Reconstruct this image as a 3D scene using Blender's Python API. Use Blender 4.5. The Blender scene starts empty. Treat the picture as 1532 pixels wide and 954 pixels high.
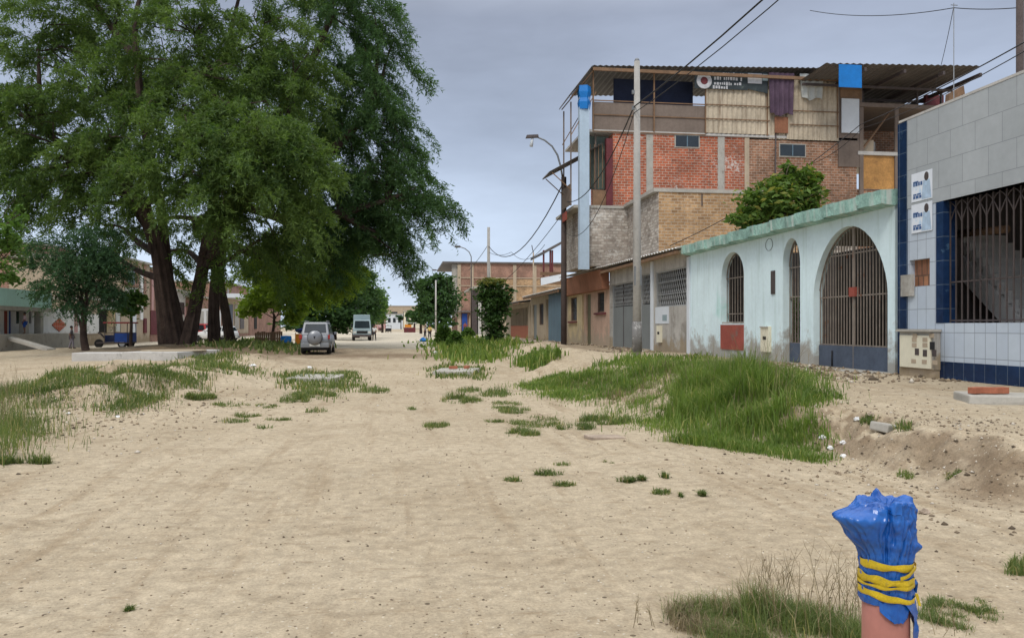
import bpy, bmesh, math, random
import numpy as np
from mathutils import Vector, Matrix
from math import sin, cos, pi, radians

random.seed(7); RNG = np.random.default_rng(11)
scn = bpy.context.scene; COL = scn.collection

# ------------------------------------------------------------------ camera
F, CX, HY, TH = 1200.0, 766.0, 488.0, math.atan(166 / 1200)
EYE = 1.5
cd = bpy.data.cameras.new('camera'); cam = bpy.data.objects.new('camera', cd); COL.objects.link(cam)
cam.location = (0, 0, EYE); cam.rotation_euler = (pi / 2, 0, -TH)
cd.sensor_width = 36; cd.lens = F / 1532 * 36; cd.shift_y = 11 / 1532
cd.clip_start = 0.05; cd.clip_end = 3000
scn.camera = cam
# ------------------------------------------------------------------ view, sky, sun
scn.view_settings.view_transform = 'Standard'; scn.view_settings.look = 'None'
scn.view_settings.exposure = 0.22; scn.view_settings.gamma = 1.0
scn.view_settings.use_curve_mapping = False
scn.cycles.use_denoising = True
scn.cycles.max_bounces = 6; scn.cycles.transparent_max_bounces = 4
SUN_EL, SUN_AZ = radians(46), radians(208)      # azimuth clockwise from +Y (street direction)
w = bpy.data.worlds.new('World'); scn.world = w; w.use_nodes = True
nt = w.node_tree; nt.nodes.clear()
def N(nt, t, **k):
    n = nt.nodes.new(t)
    for a, b in k.items(): setattr(n, a, b)
    return n
sky = N(nt, 'ShaderNodeTexSky', sky_type='NISHITA', sun_disc=False, sun_elevation=SUN_EL, sun_rotation=SUN_AZ)
sky.air_density = 1.0; sky.dust_density = 2.5; sky.ozone_density = 1.0
tc = N(nt, 'ShaderNodeTexCoord'); sep = N(nt, 'ShaderNodeSeparateXYZ'); nt.links.new(tc.outputs['Generated'], sep.inputs[0])
rmp = N(nt, 'ShaderNodeValToRGB'); nt.links.new(sep.outputs['Z'], rmp.inputs[0])
e = rmp.color_ramp.elements
e[0].position = 0.0; e[0].color = (.63, .73, .87, 1)
e[1].position = 0.95; e[1].color = (1.80, 1.82, 1.84, 1)
for p, c in ((.10, (.545, .645, .80, 1)), (.22, (.41, .48, .615, 1)), (.36, (.305, .345, .44, 1)), (.52, (.74, .78, .85, 1))):
    q = e.new(p); q.color = c
mp = N(nt, 'ShaderNodeMapping'); mp.inputs['Scale'].default_value = (1.3, 1.3, 4.2)
nt.links.new(tc.outputs['Generated'], mp.inputs[0])
cn = N(nt, 'ShaderNodeTexNoise'); cn.inputs['Scale'].default_value = 2.3; cn.inputs['Detail'].default_value = 5
cn.inputs['Roughness'].default_value = .55; nt.links.new(mp.outputs[0], cn.inputs['Vector'])
cr = N(nt, 'ShaderNodeMapRange'); cr.inputs[1].default_value = .3; cr.inputs[2].default_value = .7
cr.inputs[3].default_value = 8.4; cr.inputs[4].default_value = 11.8; nt.links.new(cn.outputs['Fac'], cr.inputs[0])
vm = N(nt, 'ShaderNodeVectorMath', operation='SCALE'); nt.links.new(rmp.outputs[0], vm.inputs[0]); nt.links.new(cr.outputs[0], vm.inputs['Scale'])
mx = N(nt, 'ShaderNodeMixRGB'); mx.inputs[0].default_value = .92
nt.links.new(sky.outputs[0], mx.inputs[1]); nt.links.new(vm.outputs[0], mx.inputs[2])
bg = N(nt, 'ShaderNodeBackground'); bg.inputs[1].default_value = 0.1; nt.links.new(mx.outputs[0], bg.inputs[0])
ow = N(nt, 'ShaderNodeOutputWorld'); nt.links.new(bg.outputs[0], ow.inputs[0])
sl = bpy.data.lights.new('sun', 'SUN'); sl.energy = 1.15; sl.angle = radians(14); sl.color = (1, .95, .86)
so = bpy.data.objects.new('sun', sl); COL.objects.link(so)
sd = Vector((sin(SUN_AZ) * cos(SUN_EL), cos(SUN_AZ) * cos(SUN_EL), sin(SUN_EL)))
so.rotation_euler = sd.to_track_quat('Z', 'Y').to_euler(); so.location = (0, -10, 60)

# ------------------------------------------------------------------ geometry helpers
def ray(px, py):
    r = (px - CX) / F; v = (HY - py) / F
    return Vector((sin(TH) + r * cos(TH), cos(TH) - r * sin(TH), v))
O3 = Vector((0, 0, EYE))
def at(px, py, d): return O3 + ray(px, py) * d
def atX(px, py, X): q = ray(px, py); return O3 + q * (X / q.x)
def atY(px, py, Y): q = ray(px, py); return O3 + q * (Y / q.y)
def _h(ix, iy, s):
    n = np.sin(ix * 127.1 + iy * 311.7 + s * 74.7) * 43758.5453
    return n - np.floor(n)
def vn(x, y, s=0):
    x = np.asarray(x, float); y = np.asarray(y, float)
    ix = np.floor(x); iy = np.floor(y); fx = x - ix; fy = y - iy
    fx = fx * fx * (3 - 2 * fx); fy = fy * fy * (3 - 2 * fy)
    a = _h(ix, iy, s); b = _h(ix + 1, iy, s); c = _h(ix, iy + 1, s); d = _h(ix + 1, iy + 1, s)
    return (a * (1 - fx) + b * fx) * (1 - fy) + (c * (1 - fx) + d * fx) * fy - .5
MOUNDS = [(-5.6, 16.8, 1.9, 2.6, .42), (-6.8, 21.0, 1.8, 3.0, .40), (-4.6, 21.5, 1.2, 2.6, .22), (-5.6, 9.4, 1.3, 1.8, .34),
          (-12.5, 50, 9, 7, .32), (-5.5, 30.5, 1.6, 3.0, .25), (-8.5, 32, 4, 5, .22), (6.4, 14.2, 1.6, 3.0, .12), (5.6, 29, 1.4, 4.0, .22), (6.6, 38, 1.2, 4, .25)]
def H(x, y):
    x = np.asarray(x, float); y = np.asarray(y, float)
    xe = np.interp(y, [0, 5, 7, 8.4, 11, 15, 19, 30, 43, 80, 150, 600], [4.4, 4.5, 4.75, 4.6, 3.9, 3.35, 3.1, 3.3, 3.8, 4.7, 6, 10])
    xe = xe + .45 * vn(x * .2, y * .55, 3) + .22 * vn(y * 1.9, x * .7, 8)
    wd = np.interp(y, [0, 5, 8, 12, 20, 40], [.8, .8, .9, 2.2, 3.2, 3.2])
    t = np.clip((x - xe) / wd, 0, 1); s = t * t * (3 - 2 * t)
    s = s * (lambda q: q * q * (3 - 2 * q))(np.clip((y - 5.3 - .28 * (x - 5) + .5 * vn(x * 1.3, y * 1.3, 31) + .25 * vn(x * 4, y * 4, 32)) / 1.5, .12, 1))
    z = s * .47 + np.clip((x - xe - wd) / 5, 0, 1) * .05
    edge = 4 * s * (1 - s)
    z = z + edge * (.24 * vn(x * 2.1, y * 2.1, 1) + .17 * vn(x * 5.3, y * 5.3, 4) + .07 * vn(x * 11, y * 11, 14)) + s * .10 * vn(x * .8, y * .8, 5) * np.clip((9.6 - x) / 1.5, 0, 1)
    for cx, cy, rx, ry, h in MOUNDS:
        g = np.exp(-((x - cx) / rx) ** 2 - ((y - cy) / ry) ** 2)
        z = z + h * g * (1 + .9 * vn(x * 1.3, y * 1.3, 6) + .35 * vn(x * 4, y * 4, 7))
    for rx_ in (-2.6, -1.1, .7, 2.2):      # wheel ruts wandering along the street
        z = z - .028 * np.exp(-((x - rx_ - .8 * vn(y * .09, y * 0 + rx_, 61) - .25 * vn(y * .4, y * 0 + rx_, 62)) / .16) ** 2) * np.clip(.6 + 1.6 * vn(x * .3, y * .15, 63), 0, 1)
    z = z + .05 * vn(x * .35, y * .35, 2) + .014 * vn(x * 1.7, y * 1.7, 9) + .012 * vn(x * 4.1, y * 4.1, 10) + .008 * vn(x * 11, y * 11, 12)
    return z
def Hs(x, y): return float(H(x, y))
_DS = np.geomspace(1.5, 900, 6000)
def ghit(px, py, lift=0):
    q = ray(px, py); z = EYE + q.z * _DS - H(q.x * _DS, q.y * _DS) - lift
    i = int(np.argmax(z <= 0)) if (z <= 0).any() else len(_DS) - 1
    return O3 + q * float(_DS[i])

def thing(name, label, cat, loc=(0, 0, 0), rotz=0, group=None):
    o = bpy.data.objects.new(name, None); COL.objects.link(o)
    o.location = loc; o.rotation_euler = (0, 0, rotz); o['label'] = label; o['category'] = cat
    o.empty_display_size = .2
    if group: o['group'] = group
    return o
def tag(o, label=None, cat=None, group=None, kind=None):
    if label: o['label'] = label
    if cat: o['category'] = cat
    if group: o['group'] = group
    if kind: o['kind'] = kind
    return o
def base_of(p):
    v = Vector((0, 0, 0))
    while p is not None: v += p.location; p = p.parent
    return v
def mesh_from_arrays(name, V, Q, nper, mat):
    me = bpy.data.meshes.new(name)
    V = np.asarray(V, np.float32).reshape(-1, 3); Q = np.asarray(Q, np.int32).reshape(-1)
    nf = len(Q) // nper
    me.vertices.add(len(V)); me.vertices.foreach_set('co', V.ravel())
    me.loops.add(len(Q)); me.loops.foreach_set('vertex_index', Q)
    me.polygons.add(nf); me.polygons.foreach_set('loop_start', np.arange(nf, dtype=np.int32) * nper)
    me.polygons.foreach_set('loop_total', np.full(nf, nper, np.int32))
    me.update(calc_edges=True)
    if mat: me.materials.append(mat)
    return me
def link(name, me, parent=None):
    o = bpy.data.objects.new(name, me); COL.objects.link(o)
    if parent: o.parent = parent
    return o

class MB:
    def __init__(s): s.v = []; s.f = []; s.sm = []
    def add(s, V, Fc, smooth=False):
        b = len(s.v); s.v += [tuple(p) for p in V]; s.f += [tuple(i + b for i in f) for f in Fc]; s.sm += [smooth] * len(Fc); return s
    def quad(s, *p): return s.add(p, [tuple(range(len(p)))])
    def box(s, x0, x1, y0, y1, z0, z1):
        x0, x1 = min(x0, x1), max(x0, x1); y0, y1 = min(y0, y1), max(y0, y1); z0, z1 = min(z0, z1), max(z0, z1)
        V = [(x, y, z) for z in (z0, z1) for y in (y0, y1) for x in (x0, x1)]
        return s.add(V, [(0, 2, 3, 1), (4, 5, 7, 6), (0, 1, 5, 4), (2, 6, 7, 3), (0, 4, 6, 2), (1, 3, 7, 5)])
    def hexa(s, B, T):   # 4 bottom pts, 4 top pts
        return s.add(list(B) + list(T), [(3, 2, 1, 0), (4, 5, 6, 7), (0, 1, 5, 4), (1, 2, 6, 5), (2, 3, 7, 6), (3, 0, 4, 7)])
    def slab(s, a, b, c, d, th):   # quad with thickness along its normal
        a, b, c, d = map(Vector, (a, b, c, d)); n = (b - a).cross(d - a).normalized() * th
        return s.hexa((a, b, c, d), (a + n, b + n, c + n, d + n))
    def tube(s, pts, rad, n=8, cap=True, smooth=True):
        pts = [Vector(p) for p in pts]
        if not hasattr(rad, '__len__'): rad = [rad] * len(pts)
        V = []; fc = []; up = None
        for i, p in enumerate(pts):
            t = (pts[min(i + 1, len(pts) - 1)] - pts[max(i - 1, 0)]).normalized()
            if up is None: up = Vector((0, 0, 1)) if abs(t.z) < .9 else Vector((1, 0, 0))
            a = t.cross(up)
            if a.length < 1e-4: a = t.orthogonal()
            a.normalize(); b = t.cross(a).normalized(); up = a.cross(t).normalized()
            if (i > 0) and b.dot(pb) < 0: pass
            pb = b
            for k in range(n):
                an = 2 * pi * (k + .5) / n; V.append(p + (a * cos(an) + b * sin(an)) * rad[i])
        for i in range(len(pts) - 1):
            for k in range(n):
                k2 = (k + 1) % n; fc.append((i * n + k, i * n + k2, (i + 1) * n + k2, (i + 1) * n + k))
        s.add(V, fc, smooth and n > 5)
        if cap:
            b = len(s.v) - len(V)
            s.f += [tuple(b + k for k in range(n))[::-1], tuple(b + (len(pts) - 1) * n + k for k in range(n))]; s.sm += [False] * 2
        return s
    def bar(s, a, b, r): return s.tube([a, b], r, 4)
    def lathe(s, c, prof, n=16, axis='Z', smooth=True):
        c = Vector(c); V = []; fc = []
        for r, h in prof:
            for k in range(n):
                an = 2 * pi * k / n; u, v = r * cos(an), r * sin(an)
                V.append(c + (Vector((u, v, h)) if axis == 'Z' else Vector((u, h, v)) if axis == 'Y' else Vector((h, u, v))))
        for i in range(len(prof) - 1):
            for k in range(n):
                k2 = (k + 1) % n; fc.append((i * n + k, i * n + k2, (i + 1) * n + k2, (i + 1) * n + k))
        s.add(V, fc, smooth); b = len(s.v) - len(V)
        if prof[0][0] > 1e-4: s.f.append(tuple(b + k for k in range(n))[::-1]); s.sm.append(False)
        if prof[-1][0] > 1e-4: s.f.append(tuple(b + (len(prof) - 1) * n + k for k in range(n))); s.sm.append(False)
        return s
    def ell(s, c, r, nu=14, nv=8):
        c = Vector(c); prof = [(sin(pi * i / nv), -cos(pi * i / nv)) for i in range(nv + 1)]
        V = []; fc = []
        for a, b in prof:
            for k in range(nu): V.append(c + Vector((r[0] * a * cos(2 * pi * k / nu), r[1] * a * sin(2 * pi * k / nu), r[2] * b)))
        for i in range(nv):
            for k in range(nu):
                k2 = (k + 1) % nu; fc.append((i * nu + k, i * nu + k2, (i + 1) * nu + k2, (i + 1) * nu + k))
        return s.add(V, fc, True)
    def corr(s, o, u, v, period=.18, amp=.02, rag=0):   # corrugated sheet, ridges run along v
        o, u, v = Vector(o), Vector(u), Vector(v); n = u.cross(v).normalized(); m = max(4, int(u.length / period * 4)); V = []
        for th in (0, .012):
            for i in range(m + 1):
                t = i / m; q = o + u * t + n * (amp * sin(2 * pi * t * u.length / period) + th)
                V.append(q); V.append(q + v * (1 + rag * (random.random() - .5)))
        fc = []; k = 2 * (m + 1)
        for i in range(m):
            fc.append((2 * i, 2 * i + 2, 2 * i + 3, 2 * i + 1)); fc.append((k + 2 * i + 1, k + 2 * i + 3, k + 2 * i + 2, k + 2 * i))
            fc.append((2 * i, 2 * i + 1 + k - 1, 2 * i + 2 + k, 2 * i + 2)); fc.append((2 * i + 1, 2 * i + 3, 2 * i + 3 + k, 2 * i + 1 + k))
        return s.add(V, fc, False)
    def build(s, name, mat, parent=None, local=False, bevel=0, label=None):
        off = Vector((0, 0, 0)) if (local or parent is None) else base_of(parent)
        me = bpy.data.meshes.new(name); me.from_pydata([Vector(p) - off for p in s.v], [], s.f)
        if bevel:
            bm = bmesh.new(); bm.from_mesh(me); bmesh.ops.remove_doubles(bm, verts=bm.verts, dist=1e-4)
            bmesh.ops.recalc_face_normals(bm, faces=bm.faces)
            es = [x for x in bm.edges if len(x.link_faces) == 2 and x.calc_face_angle(0) > .5]
            bmesh.ops.bevel(bm, geom=es, offset=bevel, segments=2, affect='EDGES', profile=.6); bm.to_mesh(me); bm.free()
        else:
            me.polygons.foreach_set('use_smooth', s.sm)
            bm = bmesh.new(); bm.from_mesh(me); bmesh.ops.recalc_face_normals(bm, faces=bm.faces); bm.to_mesh(me); bm.free()
        uv = me.uv_layers.new(name='UVMap').data
        for p in me.polygons:
            n = p.normal
            for li in p.loop_indices:
                c = me.vertices[me.loops[li].vertex_index].co + off
                uv[li].uv = (c.x, c.y) if abs(n.z) > max(abs(n.x), abs(n.y)) else ((c.y, c.z) if abs(n.x) >= abs(n.y) else (c.x, c.z))
        me.materials.append(mat); me.update()
        o = link(name, me, parent)
        if label: o['label'] = label
        return o

def bars(name, m_, parent, segs, local=False):      # every bar, post or rafter a mesh of its own
    for a, b, r in segs: MB().bar(a, b, r).build(name, m_, parent, local)
def fX(X): return lambda u, z, dp=0: (X + dp, u, z)     # facade along the street, depth goes to +X
def fY(Y): return lambda u, z, dp=0: (u, Y + dp, z)     # wall across the street, depth goes to +Y
def arch_top(o, u):
    t = (u - o['u0']) / (o['u1'] - o['u0']) * 2 - 1
    if not o.get('rise'): return o['z1']
    return o['z1'] + o['rise'] * max(0, 1 - abs(t) ** o.get('p', 2)) ** o.get('q', .5)
def wall(mb, m, u0, u1, z0, z1, ops, th):
    def bx(a, b, c, d):
        if b - a < 1e-3 or d - c < 1e-3: return
        mb.hexa([m(a, c), m(b, c), m(b, c, th), m(a, c, th)], [m(a, d), m(b, d), m(b, d, th), m(a, d, th)])
    cur = u0
    for o in sorted(ops, key=lambda q: q['u0']):
        bx(cur, o['u0'], z0, z1); bx(o['u0'], o['u1'], z0, o['z0'])
        n = 20 if o.get('rise') else 1
        us = [o['u0'] + (o['u1'] - o['u0']) * .5 * (1 - cos(pi * i / n)) for i in range(n + 1)]
        for a, b in zip(us[:-1], us[1:]):
            za, zb = arch_top(o, a), arch_top(o, b)
            mb.quad(m(a, za), m(b, zb), m(b, z1), m(a, z1)); mb.quad(m(a, za, th), m(a, z1, th), m(b, z1, th), m(b, zb, th))
            mb.quad(m(a, za), m(a, za, th), m(b, zb, th), m(b, zb)); mb.quad(m(a, z1), m(b, z1), m(b, z1, th), m(a, z1, th))
        if o.get('rise'):
            mb.quad(m(o['u0'], o['z1']), m(o['u0'], z1), m(o['u0'], z1, th), m(o['u0'], o['z1'], th))
        cur = o['u1']
    bx(cur, u1, z0, z1)
def grille(m, o, dp, n, r=.012, hz=(), zbot=None):
    g = MB(); zb = o['z0'] if zbot is None else zbot
    for i in range(n + 1):
        u = o['u0'] + (o['u1'] - o['u0']) * (i + .15) / (n + .3); g.bar(m(u, zb, dp), m(u, arch_top(o, u) - .01, dp), r)
    for z in hz:
        us = [o['u0'] + (o['u1'] - o['u0']) * k / 40 for k in range(41)]; us = [u for u in us if arch_top(o, u) > z]
        if us: g.bar(m(us[0], z, dp + .012), m(us[-1], z, dp + .012), r * 1.4)
    if o.get('rise'):
        pts = [m(o['u0'] + (o['u1'] - o['u0']) * (.5 - .5 * cos(pi * k / 24)) * .996 + .002, arch_top(o, o['u0'] + (o['u1'] - o['u0']) * (.5 - .5 * cos(pi * k / 24))) - .015, dp) for k in range(25)]
        g.tube(pts, r * 1.5, 4)
    return g
def lattice(m, o, dp, sp=.16, r=.008, k=1.8):
    g = MB(); W = o['u1'] - o['u0']; Hh = (o['z1'] - o['z0']) / k
    for sgn in (1, -1):
        c = -Hh
        while c < W + Hh:
            a = []
            for u, z in ((c, 0), (c + Hh, Hh)):
                a.append([u, z])
            (ua, za), (ub, zb) = a
            if ua < 0: za -= ua; ua = 0
            if ub > W: zb -= ub - W; ub = W
            if zb > za + .02:
                if sgn < 0: ua, ub = W - ua, W - ub
                g.bar(m(o['u0'] + ua, o['z0'] + za * k, dp + .004 * sgn), m(o['u0'] + ub, o['z0'] + zb * k, dp + .004 * sgn), r if sgn > 0 else r * .7)
            c += sp
    return g
def frame(m, o, dp, t=.05, d=.04):
    g = MB()
    for a, b, c, e_ in ((o['u0'], o['u0'] + t, o['z0'], o['z1']), (o['u1'] - t, o['u1'], o['z0'], o['z1']),
                        (o['u0'] + t, o['u1'] - t, o['z0'], o['z0'] + t), (o['u0'] + t, o['u1'] - t, o['z1'] - t, o['z1'])):
        g.hexa([m(a, c, dp), m(b, c, dp), m(b, c, dp + d), m(a, c, dp + d)], [m(a, e_, dp), m(b, e_, dp), m(b, e_, dp + d), m(a, e_, dp + d)])
    return g
def panel(m, u0, u1, z0, z1, dp, d):
    return MB().hexa([m(u0, z0, dp), m(u1, z0, dp), m(u1, z0, dp + d), m(u0, z0, dp + d)], [m(u0, z1, dp), m(u1, z1, dp), m(u1, z1, dp + d), m(u0, z1, dp + d)])

# ------------------------------------------------------------------ materials
def newmat(name):
    m = bpy.data.materials.new(name); m.use_nodes = True; t = m.node_tree; t.nodes.clear()
    out = N(t, 'ShaderNodeOutputMaterial'); b = N(t, 'ShaderNodeBsdfPrincipled'); t.links.new(b.outputs[0], out.inputs[0])
    return m, t, b
def noise(t, vec, sc, det=5, ro=.6):
    n = N(t, 'ShaderNodeTexNoise'); n.inputs['Scale'].default_value = sc; n.inputs['Detail'].default_value = det; n.inputs['Roughness'].default_value = ro
    if vec is not None: t.links.new(vec, n.inputs['Vector'])
    return n.outputs['Fac']
def rng(t, f, a, b, c=0, d=1):
    n = N(t, 'ShaderNodeMapRange'); n.inputs[1].default_value = a; n.inputs[2].default_value = b; n.inputs[3].default_value = c; n.inputs[4].default_value = d
    t.links.new(f, n.inputs[0]); return n.outputs[0]
def math_(t, op, a, b):
    n = N(t, 'ShaderNodeMath', operation=op)
    for i, q in enumerate((a, b)):
        if isinstance(q, (int, float)): n.inputs[i].default_value = q
        else: t.links.new(q, n.inputs[i])
    return n.outputs[0]
def mix(t, f, a, b, mode='MIX'):
    n = N(t, 'ShaderNodeMixRGB', blend_type=mode)
    for i, q in enumerate((f, a, b)):
        if isinstance(q, (int, float)): n.inputs[i].default_value = q
        elif isinstance(q, tuple): n.inputs[i].default_value = (*q[:3], 1)
        else: t.links.new(q, n.inputs[i])
    return n.outputs[0]
def bump(t, b, h, st, dist=.02):
    n = N(t, 'ShaderNodeBump'); n.inputs['Strength'].default_value = st; n.inputs['Distance'].default_value = dist
    t.links.new(h, n.inputs['Height']); t.links.new(n.outputs[0], b.inputs['Normal'])
def weather(t, c, vec, var, sc, col2=None, c2t=.55, grime=None, streak=0, streakcol=(.12, .1, .08), c2sc=None):
    f = rng(t, noise(t, vec, sc), .3, .7, 1 - var, 1 + var); c = mix(t, 1.0, c, f, 'MULTIPLY')
    f2 = rng(t, noise(t, vec, sc * 9, 3), .3, .7, 1 - var * .6, 1 + var * .6); c = mix(t, 1.0, c, f2, 'MULTIPLY')
    if col2: c = mix(t, rng(t, noise(t, vec, c2sc or sc * .8, 8, .68), c2t, c2t + .1), c, col2)
    if streak:
        mpn = N(t, 'ShaderNodeMapping'); mpn.inputs['Scale'].default_value = (5, 5, .35); t.links.new(vec, mpn.inputs[0])
        c = mix(t, rng(t, noise(t, mpn.outputs[0], 1.3, 6), .52, .75, 0, streak), c, streakcol)
    if grime:   # dirt splashed up a wall foot: (z_low, z_high, colour)
        s_ = N(t, 'ShaderNodeSeparateXYZ'); g = N(t, 'ShaderNodeNewGeometry'); t.links.new(g.outputs['Position'], s_.inputs[0])
        q = rng(t, s_.outputs['Z'], grime[0], grime[1], 1, 0)
        q = rng(t, math_(t, 'ADD', q, math_(t, 'MULTIPLY', math_(t, 'SUBTRACT', noise(t, vec, 1.6, 8, .65), .5), 2.2)), .42, .75)
        c = mix(t, math_(t, 'MULTIPLY', q, .85), c, grime[2])
    return c
def mat(name, col, rough=.85, var=.15, sc=1.5, bst=.15, bsc=40, metal=0, spec=.3, **k):
    m, t, b = newmat(name); tcn = N(t, 'ShaderNodeTexCoord'); vec = tcn.outputs['Object']
    c = weather(t, (*col, 1), vec, var, sc, **k)
    t.links.new(c, b.inputs['Base Color']); b.inputs['Roughness'].default_value = rough; b.inputs['Metallic'].default_value = metal
    b.inputs['Specular IOR Level'].default_value = spec
    if bst: bump(t, b, noise(t, vec, bsc, 4), bst, .01)
    return m
def brick(name, c1, c2, mortar, bw=.31, bh=.135, ms=.016, white=0, wcol=(.55, .53, .5), off=.5, var=.3, rough=.9, bst=.5, bias=0., sc=.7, **k):
    m, t, b = newmat(name); tcn = N(t, 'ShaderNodeTexCoord'); uv = tcn.outputs['UV']; vec = tcn.outputs['Object']
    n = N(t, 'ShaderNodeTexBrick'); n.offset = off; t.links.new(uv, n.inputs['Vector']); n.inputs['Scale'].default_value = 1
    n.inputs['Brick Width'].default_value = bw; n.inputs['Row Height'].default_value = bh; n.inputs['Mortar Size'].default_value = ms
    n.inputs['Mortar Smooth'].default_value = .25; n.inputs['Bias'].default_value = bias
    n.inputs['Color1'].default_value = (*c1, 1); n.inputs['Color2'].default_value = (*c2, 1); n.inputs['Mortar'].default_value = (*mortar, 1)
    c = weather(t, n.outputs['Color'], vec, var, sc, **k)
    if white:
        wv = math_(t, 'ADD', math_(t, 'MULTIPLY', noise(t, vec, 7, 6, .7), .6), math_(t, 'MULTIPLY', noise(t, vec, .6, 4), .4))
        c = mix(t, rng(t, wv, .62 - .25 * white, .70 - .2 * white), c, wcol)
    t.links.new(c, b.inputs['Base Color']); b.inputs['Roughness'].default_value = rough; b.inputs['Specular IOR Level'].default_value = .25
    h = math_(t, 'ADD', math_(t, 'MULTIPLY', n.outputs['Fac'], -1), math_(t, 'MULTIPLY', noise(t, vec, 30), .5)); bump(t, b, h, bst, .012)
    return m
def leafmat(name, dark, light, tr=.35, sc=.35, yellow=None, rough=.6):
    m, t, b = newmat(name); g = N(t, 'ShaderNodeNewGeometry'); tcn = N(t, 'ShaderNodeTexCoord'); vec = tcn.outputs['Object']
    f = math_(t, 'ADD', math_(t, 'MULTIPLY', g.outputs['Random Per Island'], .55), math_(t, 'MULTIPLY', rng(t, noise(t, vec, sc, 4), .3, .7), .5))
    c = mix(t, f, (*dark, 1), (*light, 1))
    if yellow:
        c = mix(t, rng(t, g.outputs['Random Per Island'], .88, .95, 0, .8), c, (*yellow, 1))
    t.links.new(c, b.inputs['Base Color']); b.inputs['Roughness'].default_value = rough; b.inputs['Specular IOR Level'].default_value = .25
    tl = N(t, 'ShaderNodeBsdfTranslucent'); t.links.new(mix(t, 1.0, c, (1.25, 1.35, .6), 'MULTIPLY'), tl.inputs[0])
    ms = N(t, 'ShaderNodeMixShader'); ms.inputs[0].default_value = tr
    t.links.new(b.outputs[0], ms.inputs[1]); t.links.new(tl.outputs[0], ms.inputs[2])
    t.links.new(ms.outputs[0], [n for n in t.nodes if n.type == 'OUTPUT_MATERIAL'][0].inputs[0])
    return m
M = {}
GR = (.30, .235, .15)
M['aqua'] = mat('aqua_plaster', (.68, .82, .86), .9, .06, .8, .2, 14, col2=(.48, .73, .71), c2t=.60, c2sc=.45, grime=(.45, 1.85, (.31, .28, .24)), streak=.55, streakcol=(.42, .55, .52))
M['mint'] = mat('mint_plaster', (.46, .74, .68), .9, .08, .8, .2, 14)
M['cornice'] = mat('aqua_cornice', (.27, .44, .385), .9, .35, 2, .4, 20, col2=(.15, .20, .175), c2t=.58, c2sc=3, streak=.95, streakcol=(.60, .65, .60))
M['cement'] = mat('grey_cement', (.42, .40, .365), .92, .16, .9, .25, 30, col2=(.27, .25, .22), c2t=.52, grime=(.4, 1.5, GR), streak=.5)
M['concrete'] = mat('concrete', (.38, .36, .32), .9, .14, 2, .35, 30, col2=(.22, .2, .17), c2t=.6)
M['concrete_light'] = mat('pale_concrete', (.47, .455, .43), .9, .1, 2, .3, 30, col2=(.30, .29, .27), c2t=.6)
M['tile'] = brick('grey_wall_tile', (.36, .385, .40), (.40, .425, .44), (.24, .255, .27), .66, .52, .007, off=.5, var=.07, rough=.45, bst=.12)
M['tile_low'] = brick('pale_lower_tile', (.46, .52, .60), (.50, .56, .63), (.26, .29, .34), .27, .46, .008, off=0, var=.05, rough=.35, bst=.12)
M['bluetile'] = brick('navy_tile', (.008, .022, .066), (.011, .030, .08), (.08, .11, .15), .27, .46, .007, off=0, var=.35, rough=.25, bst=.15, col2=(.05, .10, .17), c2t=.62, c2sc=4)
M['redbrick'] = brick('red_brick', (.45, .125, .06), (.28, .08, .042), (.42, .32, .26), white=.22, streak=.45, col2=(.26, .10, .06), c2t=.58, bias=-.1)
M['brownbrick'] = brick('brown_brick', (.34, .17, .10), (.19, .10, .06), (.37, .29, .23), white=.14, streak=.5)
M['tanbrick'] = brick('tan_brick', (.47, .29, .145), (.29, .17, .085), (.43, .33, .23), ms=.02, white=.12, wcol=(.45, .36, .26), streak=.3)
M['whitebrick'] = brick('whitewashed_brick', (.50, .455, .40), (.26, .215, .18), (.30, .265, .23), ms=.022, white=.30, wcol=(.62, .60, .56))
M['farbrick'] = brick('far_red_brick', (.32, .16, .11), (.25, .13, .09), (.32, .24, .2), .3, .13, .018)
M['steel'] = mat('dark_painted_steel', (.075, .06, .058), .55, .2, 5, .1, 60, col2=(.14, .06, .03), c2t=.62)
M['bar'] = mat('grey_brown_bar', (.23, .195, .165), .6, .2, 5, .1, 60, col2=(.20, .09, .05), c2t=.6)
M['navysteel'] = mat('navy_sheet_steel', (.075, .095, .135), .6, .2, 2, .1, 30, col2=(.16, .14, .12), c2t=.62)
M['greysteel'] = mat('grey_steel_door', (.19, .205, .205), .55, .08, 1, .08, 30, streak=.2)
M['lattice'] = mat('grey_lattice', (.34, .35, .35), .55, .1)
M['bluesteel'] = mat('blue_grey_shutter', (.11, .17, .22), .55, .12, 1, .1, 30, streak=.3)
M['glass'] = mat('dark_window_glass', (.02, .028, .035), .12, .2, 2, 0, spec=.6)
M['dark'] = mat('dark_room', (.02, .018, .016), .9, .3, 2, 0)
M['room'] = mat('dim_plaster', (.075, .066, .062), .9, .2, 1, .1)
M['redpanel'] = mat('red_paint_panel', (.30, .075, .055), .8, .15, 2, .2, 30, col2=(.22, .12, .10), c2t=.58)
M['cream'] = mat('cream_box', (.70, .66, .52), .6, .06, 4, 0, grime=(.3, .9, (.4, .36, .28)))
M['salmon'] = mat('salmon_paint', (.50, .34, .255), .85, .16, 1, .2, 25, col2=(.42, .29, .21), c2t=.55, grime=(.4, 1.9, (.38, .31, .23)), streak=.45)
M['yellowwall'] = mat('yellow_paint', (.50, .40, .24), .85, .16, 1, .15, 25, col2=(.45, .36, .24), c2t=.55, grime=(.4, 1.8, (.36, .30, .22)), streak=.4)
M['rustboard'] = mat('rust_red_board', (.26, .115, .065), .85, .2, 1.2, .2, 25, streak=.5, streakcol=(.15, .05, .03))
M['wood'] = mat('brown_wood', (.20, .12, .07), .8, .25, 2, .2, 20, streak=.4)
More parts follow.
